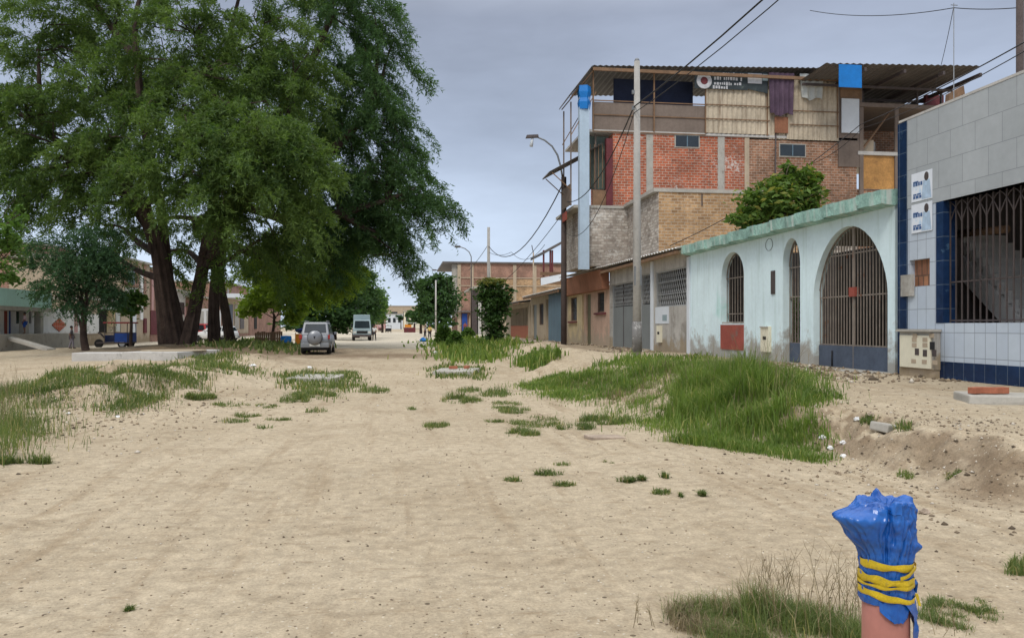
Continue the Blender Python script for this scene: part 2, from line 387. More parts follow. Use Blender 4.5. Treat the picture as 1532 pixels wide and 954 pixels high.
M['ply'] = mat('weathered_plywood', (.185, .145, .12), .85, .14, .9, .15, 15, streak=.35, streakcol=(.11, .085, .07))
M['yellowply'] = mat('varnished_plywood', (.42, .22, .07), .6, .3, 1, .1, 15, col2=(.20, .10, .04), c2t=.56)
M['tincream'] = mat('cream_tin_sheet', (.47, .40, .30), .6, .2, .9, .05, 20, streak=.95, streakcol=(.20, .14, .095))
M['tingrey'] = mat('dull_roof_sheet', (.12, .11, .105), .6, .2, .9, .05, 20, streak=.4)
M['tinpale'] = mat('pale_roof_sheet', (.50, .49, .47), .55, .15, .9, .05, 20, col2=(.28, .2, .15), c2t=.6)
M['pipeblue'] = mat('pale_blue_paint', (.40, .50, .60), .7, .08, 1, .08, 25, streak=.2, streakcol=(.3, .36, .42))
M['tarp'] = mat('blue_tarp', (.008, .17, .52), .5, .12, 3, .2, 8)
M['navytarp'] = mat('navy_shade_cloth', (.018, .024, .05), .8, .2, 2, .1)
M['whitepanel'] = mat('white_board', (.62, .66, .70), .6, .05, 1.5, 0)
M['cloth'] = mat('pale_cloth', (.50, .52, .50), .9, .08, 2, .2, 10, streak=.2)
M['purple'] = mat('plum_cloth', (.085, .055, .085), .9, .25, 2, .25, 10, streak=.5, streakcol=(.16, .11, .15))
M['black'] = mat('black_rubber', (.02, .02, .022), .8, .2, 5, .1)
M['banner'] = mat('dark_banner', (.035, .045, .05), .7, .25, 3, 0, col2=(.1, .12, .11), c2t=.6)
M['print'] = mat('pale_print', (.48, .48, .5), .7, .15, 6, 0)
M['poster'] = mat('white_poster', (.70, .74, .80), .6, .05, 3, 0, col2=(.45, .62, .80), c2t=.58, c2sc=2.2)
M['ink'] = mat('navy_ink', (.05, .11, .26), .6, .2, 20, 0)
M['skin_print'] = mat('print_figure', (.40, .52, .66), .6, .2, 9, 0)
M['pole'] = mat('concrete_pole', (.37, .355, .33), .9, .12, 1.2, .3, 30, col2=(.25, .24, .22), c2t=.56, streak=.3)
M['darkpole'] = mat('dark_timber_pole', (.085, .065, .06), .9, .25, 1.5, .3, 25, streak=.3)
M['wire'] = mat('black_cable', (.015, .015, .017), .6, .1, 5, 0)
M['lamp'] = mat('grey_lamp_metal', (.2, .21, .22), .5, .1, 3, 0, metal=.3)
M['bark'] = mat('grooved_bark', (.062, .042, .034), .95, .4, 1.6, 1.0, 9, streak=.95, streakcol=(.014, .010, .009))
M['bark_pale'] = mat('pale_bark', (.17, .13, .10), .95, .25, 3, .5, 20)
M['tyre'] = mat('tyre_rubber', (.02, .02, .02), .85, .2, 6, .1)
M['chrome'] = mat('wheel_metal', (.45, .45, .46), .35, .05, 5, 0, metal=.7)
M['silver'] = mat('silver_car_paint', (.22, .23, .25), .35, .04, 2, 0, metal=.35, spec=.5, grime=(.1, .9, (.30, .26, .2)))
M['redcar'] = mat('red_car_paint', (.36, .03, .03), .35, .06, 2, 0, spec=.5)
M['whitecar'] = mat('white_car_paint', (.62, .63, .64), .4, .05, 2, 0, spec=.5)
M['cabblue'] = mat('pale_blue_truck_paint', (.27, .35, .38), .45, .1, 2, 0, spec=.5)
M['tail'] = mat('red_lens', (.30, .02, .015), .25, .1, 5, 0, spec=.5)
M['clear'] = mat('clear_lens', (.6, .6, .58), .2, .05, 5, 0, spec=.5)
M['plate'] = mat('number_plate', (.6, .6, .55), .5, .05, 9, 0)
M['blue'] = mat('royal_blue_paint', (.018, .06, .27), .5, .15, 3, .05)
M['red'] = mat('red_paint', (.36, .05, .05), .6, .15, 3, .05)
M['orange'] = mat('orange_paint', (.62, .22, .02), .7, .12, 3, .05)
M['diamond'] = brick('orange_red_tile', (.50, .12, .06), (.42, .10, .05), (.45, .3, .25), .3, .3, .02, off=0, var=.1)
M['white'] = mat('whitewash', (.74, .74, .73), .9, .08, .8, .15, 20, grime=(.1, 1.6, (.40, .37, .33)), streak=.15)
M['pink'] = mat('pink_plaster', (.50, .30, .28), .9, .12, 1, .15, 20)
M['darkred'] = mat('maroon_paint', (.13, .03, .035), .7, .2, 2, .1)
M['tanwall'] = mat('tan_plaster', (.42, .34, .25), .9, .12, .8, .2, 20, grime=(.1, 1.2, GR), streak=.25)
M['litter'] = mat('white_plastic_litter', (.72, .72, .72), .5, .08, 9, 0)
M['rubble'] = mat('rubble', (.34, .27, .21), .95, .25, 5, .4, 25)
M['clay'] = mat('clay_brick', (.36, .13, .075), .9, .2, 6, .3, 30)
M['salmonpipe'] = mat('salmon_plastic_pipe', (.40, .168, .135), .45, .07, 6, .04, 60, col2=(.36, .2, .16), c2t=.62, c2sc=7)
M['yellowtape'] = mat('yellow_tape', (.56, .40, .02), .4, .2, 25, .3, 60, col2=(.36, .27, .04), c2t=.6, c2sc=30)
M['skin'] = mat('skin', (.19, .10, .065), .6, .08, 8, 0)
M['hair'] = mat('black_hair', (.012, .01, .01), .6, .1, 20, 0)
M['shirt_pink'] = mat('greyish_pink_shirt', (.40, .30, .32), .9, .1, 8, .1)
M['shirt_grey'] = mat('grey_shirt', (.16, .155, .17), .9, .1, 8, .1)
M['shirt_white'] = mat('white_shirt', (.62, .62, .62), .9, .1, 8, .1)
M['shirt_yellow'] = mat('yellow_shirt', (.55, .42, .12), .9, .1, 8, .1)
M['trousers'] = mat('dark_trousers', (.03, .03, .035), .9, .1, 8, .1)
M['shorts'] = mat('blue_shorts', (.015, .06, .28), .9, .1, 8, .1)
M['greytrousers'] = mat('grey_trousers', (.20, .18, .21), .9, .1, 8, .1)
M['leaf_alg'] = leafmat('feathery_green_leaf', (.027, .067, .021), (.155, .23, .056), .42, .35)
M['leaf_alg_dark'] = leafmat('dark_feathery_leaf', (.025, .064, .028), (.102, .185, .062), .42, .3)
M['leaf_lime'] = leafmat('lime_leaf', (.085, .15, .018), (.27, .36, .055), .45, .4)
M['leaf_dark'] = leafmat('deep_green_leaf', (.020, .052, .020), (.07, .14, .04), .35, .4)
M['leaf_mid'] = leafmat('mid_green_leaf', (.04, .095, .022), (.14, .24, .05), .38, .5)
M['leaf_blue'] = leafmat('blue_green_leaf', (.020, .055, .028), (.07, .14, .062), .35, .5)
M['leaf_bright'] = leafmat('bright_leaf', (.035, .08, .014), (.15, .235, .045), .32, .8, yellow=(.30, .26, .06))
M['leaf_ficus'] = leafmat('glossy_ficus_leaf', (.018, .05, .012), (.06, .12, .025), .2, .7, rough=.45)
M['leaf_tip'] = leafmat('olive_new_leaf', (.10, .11, .02), (.20, .20, .05), .3, .7)
M['grass'] = leafmat('lush_grass', (.050, .105, .020), (.215, .30, .070), .42, 1.3, yellow=(.42, .38, .17))
M['grass_dry'] = leafmat('dull_grass', (.050, .092, .026), (.19, .235, .078), .4, 1.3, yellow=(.46, .36, .21))
M['stalk'] = leafmat('dry_stalk', (.12, .09, .055), (.30, .24, .14), .1, 2)

# ------------------------------------------------------------------ ground
def ground_material():
    m, t, b = newmat('sandy_dirt'); tcn = N(t, 'ShaderNodeTexCoord'); v = tcn.outputs['Object']
    c = mix(t, rng(t, noise(t, v, .22, 6, .6), .35, .66), (.455, .378, .272, 1), (.365, .297, .206, 1))
    c = mix(t, rng(t, noise(t, v, 1.1, 8, .74), .50, .72), c, (.31, .245, .165, 1))
    c = mix(t, rng(t, noise(t, v, .8, 5, .6), .60, .78, 0, .7), c, (.50, .43, .32, 1))
    mpn = N(t, 'ShaderNodeMapping'); mpn.inputs['Scale'].default_value = (2.4, .18, 1); t.links.new(v, mpn.inputs[0])
    c = mix(t, rng(t, noise(t, mpn.outputs[0], 1.2, 7, .7), .52, .66, 0, .55), c, (.27, .20, .125, 1))
    a = N(t, 'ShaderNodeVertexColor'); a.layer_name = 'soil_shade'; sp = N(t, 'ShaderNodeSeparateColor'); t.links.new(a.outputs[0], sp.inputs[0])
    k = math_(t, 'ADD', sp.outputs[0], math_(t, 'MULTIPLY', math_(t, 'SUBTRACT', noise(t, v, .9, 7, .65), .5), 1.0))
    c = mix(t, rng(t, k, .38, .82, 0, .85), c, mix(t, noise(t, v, 3.0, 6), (.135, .092, .058, 1), (.21, .15, .095, 1)))  # brown earth colour, which also carries the painted tree shade
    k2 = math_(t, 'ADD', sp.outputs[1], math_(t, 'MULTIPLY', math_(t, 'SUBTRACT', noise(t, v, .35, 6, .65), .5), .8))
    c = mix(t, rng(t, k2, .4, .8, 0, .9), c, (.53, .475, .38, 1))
    for sc, th, col in ((14, .13, (.12, .09, .06, 1)), (6, .09, (.10, .075, .05, 1)), (22, .16, (.55, .49, .39, 1)), (3.2, .05, (.07, .05, .035, 1))):
        vo = N(t, 'ShaderNodeTexVoronoi'); vo.inputs['Scale'].default_value = sc; t.links.new(v, vo.inputs['Vector'])
        sepc = N(t, 'ShaderNodeSeparateColor'); t.links.new(vo.outputs['Color'], sepc.inputs[0])
        f = math_(t, 'MULTIPLY', math_(t, 'LESS_THAN', vo.outputs['Distance'], th), math_(t, 'GREATER_THAN', sepc.outputs[0], .62))
        c = mix(t, math_(t, 'MULTIPLY', f, .9), c, col)
    f = rng(t, noise(t, v, 55, 4, .7), .3, .7, .80, 1.20); c = mix(t, 1.0, c, f, 'MULTIPLY')
    f = rng(t, noise(t, v, 9, 5, .7), .3, .7, .78, 1.2); c = mix(t, 1.0, c, f, 'MULTIPLY')
    mp3 = N(t, 'ShaderNodeMapping'); mp3.inputs['Scale'].default_value = (1.0, 3.2, 1); mp3.inputs['Rotation'].default_value = (0, 0, .25); t.links.new(v, mp3.inputs[0])
    f = rng(t, noise(t, mp3.outputs[0], 3.2, 6, .72), .56, .68, 0, .55); c = mix(t, f, c, (.24, .175, .105, 1))
    t.links.new(c, b.inputs['Base Color']); b.inputs['Roughness'].default_value = .95; b.inputs['Specular IOR Level'].default_value = .15
    h = math_(t, 'ADD', math_(t, 'MULTIPLY', noise(t, v, 5, 7, .68), 1.0), math_(t, 'MULTIPLY', noise(t, v, 42, 5, .7), .35)); bump(t, b, h, .6, .05)
    return m
def axis(dense0, dense1, step, lo, hi, g=1.12):
    a = list(np.arange(dense0, dense1, step)); s = step; x = a[-1]
    while x < hi: s *= g; x += s; a.append(x)
    s = step; x = a[0]; b = []
    while x > lo: s *= g; x -= s; b.append(x)
    return np.array(b[::-1] + a)
xs = axis(-9, 10.5, .075, -700, 700)
y1 = np.arange(1.5, 15, .075); y2 = np.arange(15, 32, .15); y3 = np.arange(32, 62, .35)
ys = np.concatenate([axis(y1[0], y1[1] + .01, .075, -30, 0)[:-2], y1, y2, y3, axis(62, 63, .5, 62, 1800, 1.06)])
ys = np.unique(np.round(ys, 4))
XX, YY = np.meshgrid(xs, ys); ZZ = H(XX, YY)
nx, ny = len(xs), len(ys)
idx = np.arange(nx * ny).reshape(ny, nx)
Q = np.stack([idx[:-1, :-1], idx[:-1, 1:], idx[1:, 1:], idx[1:, :-1]], -1)
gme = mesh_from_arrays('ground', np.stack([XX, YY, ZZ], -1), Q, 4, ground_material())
gme.polygons.foreach_set('use_smooth', np.ones(len(gme.polygons), bool))
brown = np.exp(-((XX + 9) / 9) ** 2 - ((YY - 46) / 9) ** 2) * 1.05  # brown soil under the trees, with tree shade painted into its colour
brown = np.maximum(brown, .85 * np.exp(-((XX + 1.5) / 6.5) ** 2 - ((YY - 41) / 5.5) ** 2)); brown = np.maximum(brown, .75 * np.exp(-((XX + 6) / 4) ** 2 - ((YY - 33) / 5) ** 2))  # more of it toward the street, soil tone and painted shade together
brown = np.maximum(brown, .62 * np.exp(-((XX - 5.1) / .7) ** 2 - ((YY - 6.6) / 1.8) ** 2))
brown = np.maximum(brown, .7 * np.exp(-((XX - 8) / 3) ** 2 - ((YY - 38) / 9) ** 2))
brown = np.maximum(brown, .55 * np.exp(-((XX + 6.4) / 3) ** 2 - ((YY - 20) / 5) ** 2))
gy_, gx_ = np.gradient(ZZ, ys, xs); slo = np.hypot(gx_, gy_)
brown = np.maximum(brown, .72 * np.clip((slo - .22) / .35, 0, 1) * (XX > 3) * (YY < 12))
brown = np.maximum(brown, .5 * np.clip((slo - .22) / .35, 0, 1) * (XX < -2) * (YY < 26))
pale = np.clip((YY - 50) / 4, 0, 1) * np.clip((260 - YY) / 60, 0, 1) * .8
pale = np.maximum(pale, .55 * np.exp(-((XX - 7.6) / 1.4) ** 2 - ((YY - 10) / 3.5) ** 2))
ca = gme.color_attributes.new('soil_shade', 'FLOAT_COLOR', 'POINT')
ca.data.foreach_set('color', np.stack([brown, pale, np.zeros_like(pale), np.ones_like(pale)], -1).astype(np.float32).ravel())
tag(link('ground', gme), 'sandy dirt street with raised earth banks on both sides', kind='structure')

# ------------------------------------------------------------------ foliage builders
def unit(v): return v / np.maximum(np.linalg.norm(v, axis=-1, keepdims=True), 1e-9)
def cluster_points(c, r, n, shell=.5):
    d = unit(RNG.normal(size=(n, 3))); rr = (shell + (1 - shell) * RNG.random((n, 1))) if shell < 1 else np.ones((n, 1))
    rr = rr ** (.6); return np.asarray(c) + d * rr * np.asarray(r), d
def clumpy(c, r, n):
    """points gathered in loose sub-clumps, so that a crown has an uneven outline and gaps"""
    r = np.asarray(r, float); m_ = max(4, n // 38); S, _ = cluster_points(c, r * .95, m_, .3); k = RNG.integers(0, m_, n)
    sz = (.14 + .16 * RNG.random((m_, 1)))[k]
    return S[k] + RNG.normal(size=(n, 3)) * sz * r * [1, 1, .7]
def fronds(P, D, L, droop, k, ll, lw):
    """feathery drooping sprays: k narrow leaflets spread along a bending twig"""
    n = len(P); D = unit(D * [1, 1, .6] + RNG.normal(size=(n, 3)) * .5); L = L * (.6 + .8 * RNG.random((n, 1)))
    t = (np.arange(k) + .5) / k; t = t[None, :, None]
    C = P[:, None] + D[:, None] * L[:, None] * t + np.array([0, 0, -1.]) * (droop * L[:, None]) * t ** 2
    T = unit(D[:, None] + np.array([0, 0, -2.]) * droop * t); side = unit(np.cross(T, RNG.normal(size=(n, k, 3))))
    A = unit(side * .8 + T * .7 + RNG.normal(size=(n, k, 3)) * .25); B = unit(np.cross(A, RNG.normal(size=(n, k, 3))))
    s = (.65 + .7 * RNG.random((n, k, 1))); a = A * ll * s; b = B * lw * s * .5
    V = np.stack([C - a * .15, C + a * .4 + b, C + a, C + a * .4 - b], 2)
    return V.reshape(-1, 3)
def plumes(c, r, n, axis0, fr):
    """drooping feathery boughs: each one a curved twig carrying many small fronds, with air between the boughs"""
    L0, droop, k, ll, lw, per = fr; m_ = max(3, int(n / per)); c = np.asarray(c, float); r = np.asarray(r, float)
    P, D = cluster_points(c, r * .92, m_, .15); out = unit(D * [1, 1, .3] * r.max() + (P - np.asarray(axis0)) * [.5, .5, 0] * .35 + RNG.normal(size=(m_, 3)) * [.5, .5, .15] * r.max())
    Ls = L0 * (.6 + .9 * RNG.random((m_, 1))); dr = droop * (.6 + .9 * RNG.random((m_, 1)))
    t = .1 + .95 * RNG.random((m_, per, 1)) ** .8
    Q = P[:, None] + out[:, None] * Ls[:, None] * (t - .45) + np.array([0, 0, -1.]) * (dr * Ls)[:, None] * t ** 2 + RNG.normal(size=(m_, per, 3)) * [.30, .30, .13] * (1.15 - .6 * t)
    T = unit(out[:, None] + np.array([0, 0, -2.]) * dr[:, None] * t)
    return fronds(Q.reshape(-1, 3), np.repeat(T.reshape(-1, 3), 1, 0), np.full((m_ * per, 1), .62), .45, k, ll, lw), P, out, Ls, dr
def leaves(P, ll, lw, up=.3):
    n = len(P); A = unit(RNG.normal(size=(n, 3)) * [1, 1, .6]); Nn = unit(RNG.normal(size=(n, 3)) + [0, 0, up]); B = unit(np.cross(A, Nn))
    s = (.6 + .8 * RNG.random((n, 1))); a = A * ll * s; b = B * lw * s * .5
    return np.stack([P - a * .5, P + b, P + a * .5 - np.array([0, 0, .2]) * ll * s * .5, P - b], 1).reshape(-1, 3)
def quads(name, V, m, parent):
    V = np.asarray(V) - np.array(base_of(parent)) if parent is not None else V
    me = mesh_from_arrays(name, V, np.arange(len(V)), 4, m); return link(name, me, parent)
def limb(mb, a, b, r0, r1, wob=.15, n=7, sag=0, sides=9):
    a, b = Vector(a), Vector(b); L = (b - a).length; pts = []; rad = []
    o1 = Vector(RNG.normal(size=3)) * wob * L * .35; o2 = Vector(RNG.normal(size=3)) * wob * L * .2
    for i in range(n + 1):
        t = i / n; q = a.lerp(b, t) + o1 * sin(pi * t) + o2 * sin(2 * pi * t) + Vector((0, 0, 1)) * sag * L * sin(pi * t)
        pts.append(q); rad.append((r0 + (r1 - r0) * t ** .8))
    mb.tube(pts, rad, sides, cap=False); return pts
def gnarled(mb, pts, rad, n=36):
    V = []; fc = []; pts = [Vector(p) for p in pts]; ph = random.random() * 6
    # densify
    P = []; R = []
    for i in range(len(pts) - 1):
        for j in range(5):
            t = j / 5; P.append(pts[i].lerp(pts[i + 1], t)); R.append(rad[i] + (rad[i + 1] - rad[i]) * t)
    P.append(pts[-1]); R.append(rad[-1])
    for i, p in enumerate(P):
        t = (P[min(i + 1, len(P) - 1)] - P[max(i - 1, 0)]).normalized(); a = t.cross(Vector((0, 1, 0))).normalized(); b = t.cross(a)
        for k in range(n):
            an = 2 * pi * k / n; r = R[i] * (1 + .17 * sin(3 * an + ph + .25 * i) + .15 * sin(7 * an + 2 * ph - .2 * i) + .07 * sin(13 * an + ph + .3 * i) + .08 * (random.random() - .5))
            V.append(p + (a * cos(an) + b * sin(an)) * r)
    for i in range(len(P) - 1):
        for k in range(n): k2 = (k + 1) % n; fc.append((i * n + k, i * n + k2, (i + 1) * n + k2, (i + 1) * n + k))
    mb.add(V, fc, True)
# ------------------------------------------------------------------ mesh-code helpers for grass
def pip(x, y, poly):
    ins = np.zeros(len(x), bool); j = len(poly) - 1
    for i in range(len(poly)):
        xi, yi = poly[i]; xj, yj = poly[j]
        c = ((yi > y) != (yj > y)) & (x < (xj - xi) * (y - yi) / (yj - yi + 1e-12) + xi); ins ^= c; j = i
    return ins
def sample_poly(poly, n, clump=1.2, thr=-.12, soft=.9):
    poly = [tuple(p)[:2] for p in poly]; a = np.array(poly); lo, hi = a.min(0), a.max(0); X = []; Y = []; cnt = 0; tries = 0
    while cnt < n and tries < 60:
        x = RNG.uniform(lo[0], hi[0], n * 2); y = RNG.uniform(lo[1], hi[1], n * 2)
        k = pip(x, y, poly) & (vn(x * clump, y * clump, 21) + .5 * vn(x * clump * 3, y * clump * 3, 22) > thr + .35 * (RNG.random(len(x)) - .5))
        X.append(x[k]); Y.append(y[k]); cnt += k.sum(); tries += 1
    X = np.concatenate(X)[:n]; Y = np.concatenate(Y)[:n]; dg = .035 * np.hypot(*(hi - lo))
    return X + RNG.normal(size=len(X)) * dg * RNG.random(len(X)), Y + RNG.normal(size=len(Y)) * dg * RNG.random(len(Y))
def blades(x, y, h, wd, lean=.5):
    n = len(x); z = H(x, y) - .01; h = h * (.35 + .95 * RNG.random(n) ** 1.5) * (.75 + 1.1 * np.clip(vn(x * 1.8, y * 1.8, 91) + .3 + .6 * vn(x * 5, y * 5, 92), 0, 1)); an = RNG.random(n) * 2 * pi
    d = np.stack([np.cos(an), np.sin(an)], -1); le = lean * h * RNG.random(n)
    s = np.stack([-np.sin(an + RNG.normal(size=n) * .8), np.cos(an), np.zeros(n)], -1); s = s / np.linalg.norm(s, axis=1, keepdims=True)
    b = np.stack([x, y, z], -1); m_ = b + np.stack([d[:, 0] * le * .3, d[:, 1] * le * .3, h * .6], -1); tp = b + np.stack([d[:, 0] * le, d[:, 1] * le, h * (1 - .25 * le / np.maximum(h, 1e-6))], -1)
    wv = s * wd * (.6 + .8 * RNG.random((n, 1)))
    V = np.stack([b - wv, b + wv, m_ + wv * .75, m_ - wv * .75, tp + wv * .12, tp - wv * .12], 1)
    return V.reshape(-1, 3)
def stuff(name, Vs, m, label, cat=None):
    V = np.concatenate(Vs); k = (np.arange(len(V) // 6) * 6)[:, None, None] + np.array([[0, 1, 2, 3], [3, 2, 4, 5]])[None]; o = link(name, mesh_from_arrays(name, V, k, 4, m))
    return tag(o, label, None, kind='stuff')
def gp(*pts): return [ghit(*p)[:2] for p in pts]
# ================================================================== right side: houses
FX = 10.4; m = fX(FX)
def fy(px): return atX(px, 488, FX).y
def fz(px, py, X=FX): return atX(px, py, X).z

# ---- aqua house with arches
t = thing('aqua_house', 'pale aqua single storey house with three arched openings, green cornice and barred gate', 'house', (FX, 21.8, .4))
Y0, Y1, ZT = fy(1339), fy(1033), 4.32
win = dict(u0=fy(1113), u1=fy(1079), z0=1.58, z1=3.05, rise=.80, p=2.0, q=.5)
nar = dict(u0=fy(1197), u1=fy(1171), z0=.52, z1=3.15, rise=.72, p=2.0, q=.5)
gat = dict(u0=fy(1328), u1=fy(1217), z0=.46, z1=2.25, rise=1.60, p=2.0, q=.60)
mb = MB(); wall(mb, m, Y0, Y1, .1, ZT, [win, nar, gat], .26)
sl_ = dict(u0=fy(1160), u1=fy(1154.5))
mb.build('front_wall', M['aqua'], t)
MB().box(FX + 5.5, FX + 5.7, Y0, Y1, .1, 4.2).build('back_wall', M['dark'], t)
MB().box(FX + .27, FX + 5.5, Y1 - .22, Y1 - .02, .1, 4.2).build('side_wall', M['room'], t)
MB().box(FX + .27, FX + 5.5, Y0, 23.6, 4.02, 4.18).box(FX + .27, FX + 1.6, 23.61, Y1 - .3, 4.02, 4.18).build('roof_slab', M['concrete'], t)
mb = MB(); n = 26
for i in range(n):      # slightly uneven weathered cornice, in cast lengths
    a = Y0 - .06 + (Y1 - Y0 + .12) * i / n; b = Y0 - .06 + (Y1 - Y0 + .12) * (i + 1) / n
    j = .018 * sin(i * 2.1) + .012 * random.random(); k = .02 * random.random()
    mb.hexa([(FX - .34 - k, a, 4.09 + j), (FX - .34 - k, b, 4.09 + j), (FX - .02, b, 4.06), (FX - .02, a, 4.06)],
            [(FX - .36 - k, a, 4.38 + j), (FX - .36 - k, b, 4.38 + j), (FX + .4, b, 4.44), (FX + .4, a, 4.44)])
mb.build('cornice', M['cornice'], t)
a0 = Vector((0, 0, 0))
wf = grille(m, win, .19, 8, .014, (1.9, 3.05)).build('window_grille', M['bar'], t)
panel(m, win['u0'], win['u1'], .76, 1.55, -.03, .03).build('window_panel', M['redpanel'], t)
panel(m, win['u0'], win['u1'], 1.58, 1.64, .02, .22).build('window_sill', M['cement'], t)
grille(m, nar, .2, 6, .016, (1.05, 2.3, 3.1), 1.05).build('door_grille', M['bar'], t)
d = panel(m, nar['u0'] + .02, nar['u1'] - .02, .54, 1.05, .19, .04).build('door_panel', M['navysteel'], t)
um = (gat['u0'] + gat['u1']) / 2
for s_, (ua, ub) in enumerate(((gat['u0'] + .02, um - .015), (um + .015, gat['u1'] - .02))):
    o = dict(gat); g = MB()
    leaf = panel(m, ua, ub, .5, 1.03, .14, .045).build('gate_leaf', M['navysteel'], t)
    for i in range(13):
        u = ua + .03 + (ub - ua - .06) * i / 12; g.bar(m(u, 1.03, .16), m(u, arch_top(gat, u) - .03, .16), .0135)
    for z in (1.05, 2.22, 3.22):
        us = [ua + (ub - ua) * k / 60 for k in range(61)]; us = [u for u in us if arch_top(gat, u) > z + .02]
        if us: g.bar(m(us[0], z, .172), m(us[-1], z, .172), .02)
    ue = um - .02 if s_ == 0 else um + .02
    g.bar(m(ue, .5, .16), m(ue, arch_top(gat, ue) - .02, .16), .026)
    pts = [m(u, arch_top(gat, u) - .025, .16) for u in [ua + (ub - ua) * (.5 - .5 * cos(pi * k / 16)) for k in range(17)]]
    g.tube(pts, .02, 4)
    b = g.build('gate_bars', M['bar'], leaf)
MB().box(FX + .1, FX + .22, um - .12, um + .12, 2.2, 2.42).build('gate_lock', M['redpanel'], t)
MB().lathe((FX + .12, um + .9, 0), [(.02, .52), (.02, .9)], 6).build('gate_bolt', M['black'], t)
panel(m, fy(1160), fy(1154.5), fz(1157, 440), fz(1157, 405), -.03, .028).build('wall_slit', M['steel'], t)
mt = panel(m, fy(1154), fy(1142.5), fz(1148, 526), fz(1148, 488), -.10, .10).build('meter_box', M['cream'], t)
panel(m, fy(1151), fy(1146), fz(1148, 508), fz(1148, 503), -.105, .004).build('meter_window', M['black'], mt)
panel(m, fy(1154), fy(1142.5), fz(1148, 490), fz(1148, 488), -.13, .03).build('meter_hood', M['cement'], mt)
mb = MB(); yy, zz = fy(1151), fz(1151, 366)
mb.tube([(FX - .008, yy + .13 * cos(a) * 1.7, zz + .17 * sin(a) + (.22 if 0 < i < 1 else 0)) for i, a in enumerate(np.linspace(1.2, 1.2 + 2 * pi, 22))], .006, 4).build('wall_wire_loop', M['wire'], t)
MB().box(FX - .55, FX + .2, fy(1330) - .1, fy(1212), .2, .50).box(FX - 1.0, FX - .56, fy(1300), fy(1212), .2, .42).build('threshold_step', M['concrete'], t, bevel=.015)
mb = MB().tube([(FX + .8, fy(1236), 4.66), (FX + 1.3, fy(1160), 4.62), (FX + 1.6, fy(1132), 4.56)], .05, 8)
mb.build('roof_pipe', M['tinpale'], t)
# courtyard plants behind the gate
for i, (yy, xx, hh, lab) in enumerate(((17.6, 12.6, 2.6, 'leafy green shrub behind right leaf of the arched gate'), (24.2, 12.2, 2.1, 'low green shrub behind small arched window with bars'), (19.0, 13.4, 1.9, 'dim shrub behind left leaf of the arched gate'))):
    r = thing('courtyard_shrub', lab, 'shrub', (xx, yy, .3), 0)
    mb = MB()
    for k in range(5): limb(mb, (xx, yy, .2), (xx + random.uniform(-.5, .5), yy + random.uniform(-.5, .5), hh), .03, .012, .2, 5, 0, 5)
    mb.build('stem', M['bark_pale'], r)
    P, D = cluster_points((xx, yy, hh * .68 + .3), (.65, .75, hh * .42), 900, .2); quads('foliage', leaves(P, .16, .08), M['leaf_mid'], r)
# tree in the courtyard
def tree(name, label, cat_, base, trunk_r, fork, clusters, lm, kind='leaf', leaf=(.2, .1), bark='bark', group=None, frond=None, roots=True, limb_r=.35, forkpts=None):
    r = thing(name, label, cat_, base, 0, group); mb = MB(); b = Vector(base)
    fk = Vector(fork); limb(mb, b - Vector((0, 0, .25)), fk, trunk_r * 1.15, trunk_r * .72, .06, 8, 0, 12)
    for c in clusters:
        c0 = Vector(c[0]); limb(mb, b.lerp(fk, random.uniform(.75, 1)), c0, trunk_r * limb_r, trunk_r * .08, .16, 7, .04, 7)
        for _ in range(3):
            e_ = c0 + Vector((RNG.normal() * c[1][0], RNG.normal() * c[1][1], RNG.normal() * c[1][2])) * .55
            limb(mb, b.lerp(fk, 1).lerp(c0, random.uniform(.4, .8)), e_, trunk_r * limb_r * .45, trunk_r * .04, .18, 5, .03, 5)
    mb.build('trunk', M[bark], r)
    V = []
    for c in clusters:
        P = clumpy(c[0], c[1], c[2])
        if kind == 'frond': V.append(fronds(P, unit(P - np.array(c[0])), np.full((len(P), 1), frond[0]), *frond[1:]))
        else: V.append(leaves(P, *leaf))
    quads('crown', np.concatenate(V), M[lm], r); return r
def blob(px, py, d, rx, rz, n, ry=None):
    p = at(px, py, d); k = d / F; return (tuple(p), (rx * k, (ry or rx) * k, rz * k), n)
tb = at(1165, 500, 27.9); tb.z = .4
D_ = 27.9
tree('mango_tree', 'round bright green tree rising behind the green cornice of the aqua house', 'tree', tb, .16, (tb.x, tb.y, 4.4),
     [blob(1182, 268, D_, 22, 24, 900), blob(1142, 300, D_, 30, 26, 1100), blob(1205, 282, D_, 24, 28, 1000), blob(1165, 305, D_, 50, 30, 1500), blob(1118, 328, D_, 26, 18, 800), blob(1195, 320, D_, 28, 25, 700), blob(1222, 265, D_, 8, 10, 150), blob(1180, 252, D_, 8, 9, 150)],
     'leaf_bright', leaf=(.26, .10), bark='bark_pale')

# ---- tiled house
FT = 10.28; mT = fX(FT)
def ty(px): return atX(px, 488, FT).y
def tz(px, py): return atX(px, py, FT).z
t = thing('tiled_house', 'grey and navy tiled house front with big barred window at right edge', 'house', (FT, 11, .4))
TY1 = ty(1345); TY0 = 5.0; TZ = tz(1440, 147)
wo = dict(u0=9.2, u1=ty(1405), z0=tz(1470, 483), z1=tz(1470, 287))
ni = dict(u0=ty(1391), u1=ty(1357), z0=tz(1374, 428), z1=tz(1374, 388))
strip = ty(1358)
zs = tz(1450, 483)
low = MB(); base_z = tz(1450, 543)
wall(low, mT, ty(1400), strip, base_z, zs, [], .25); wall(low, mT, TY0, ty(1400) - .004, base_z, zs, [], .25)
low.build('lower_wall', M['tile_low'], t)
up = MB(); wall(up, mT, TY0, strip, zs, wo['z1'] + .0, [wo, dict(u0=ni['u0'], u1=strip - .06, z0=ni['z0'], z1=ni['z1'])], .25); up.build('middle_wall', M['tile_low'], t)
MB().box(FT - .012, FT + .25, TY0, strip, wo['z1'] + .002, TZ).build('upper_wall', M['tile'], t)
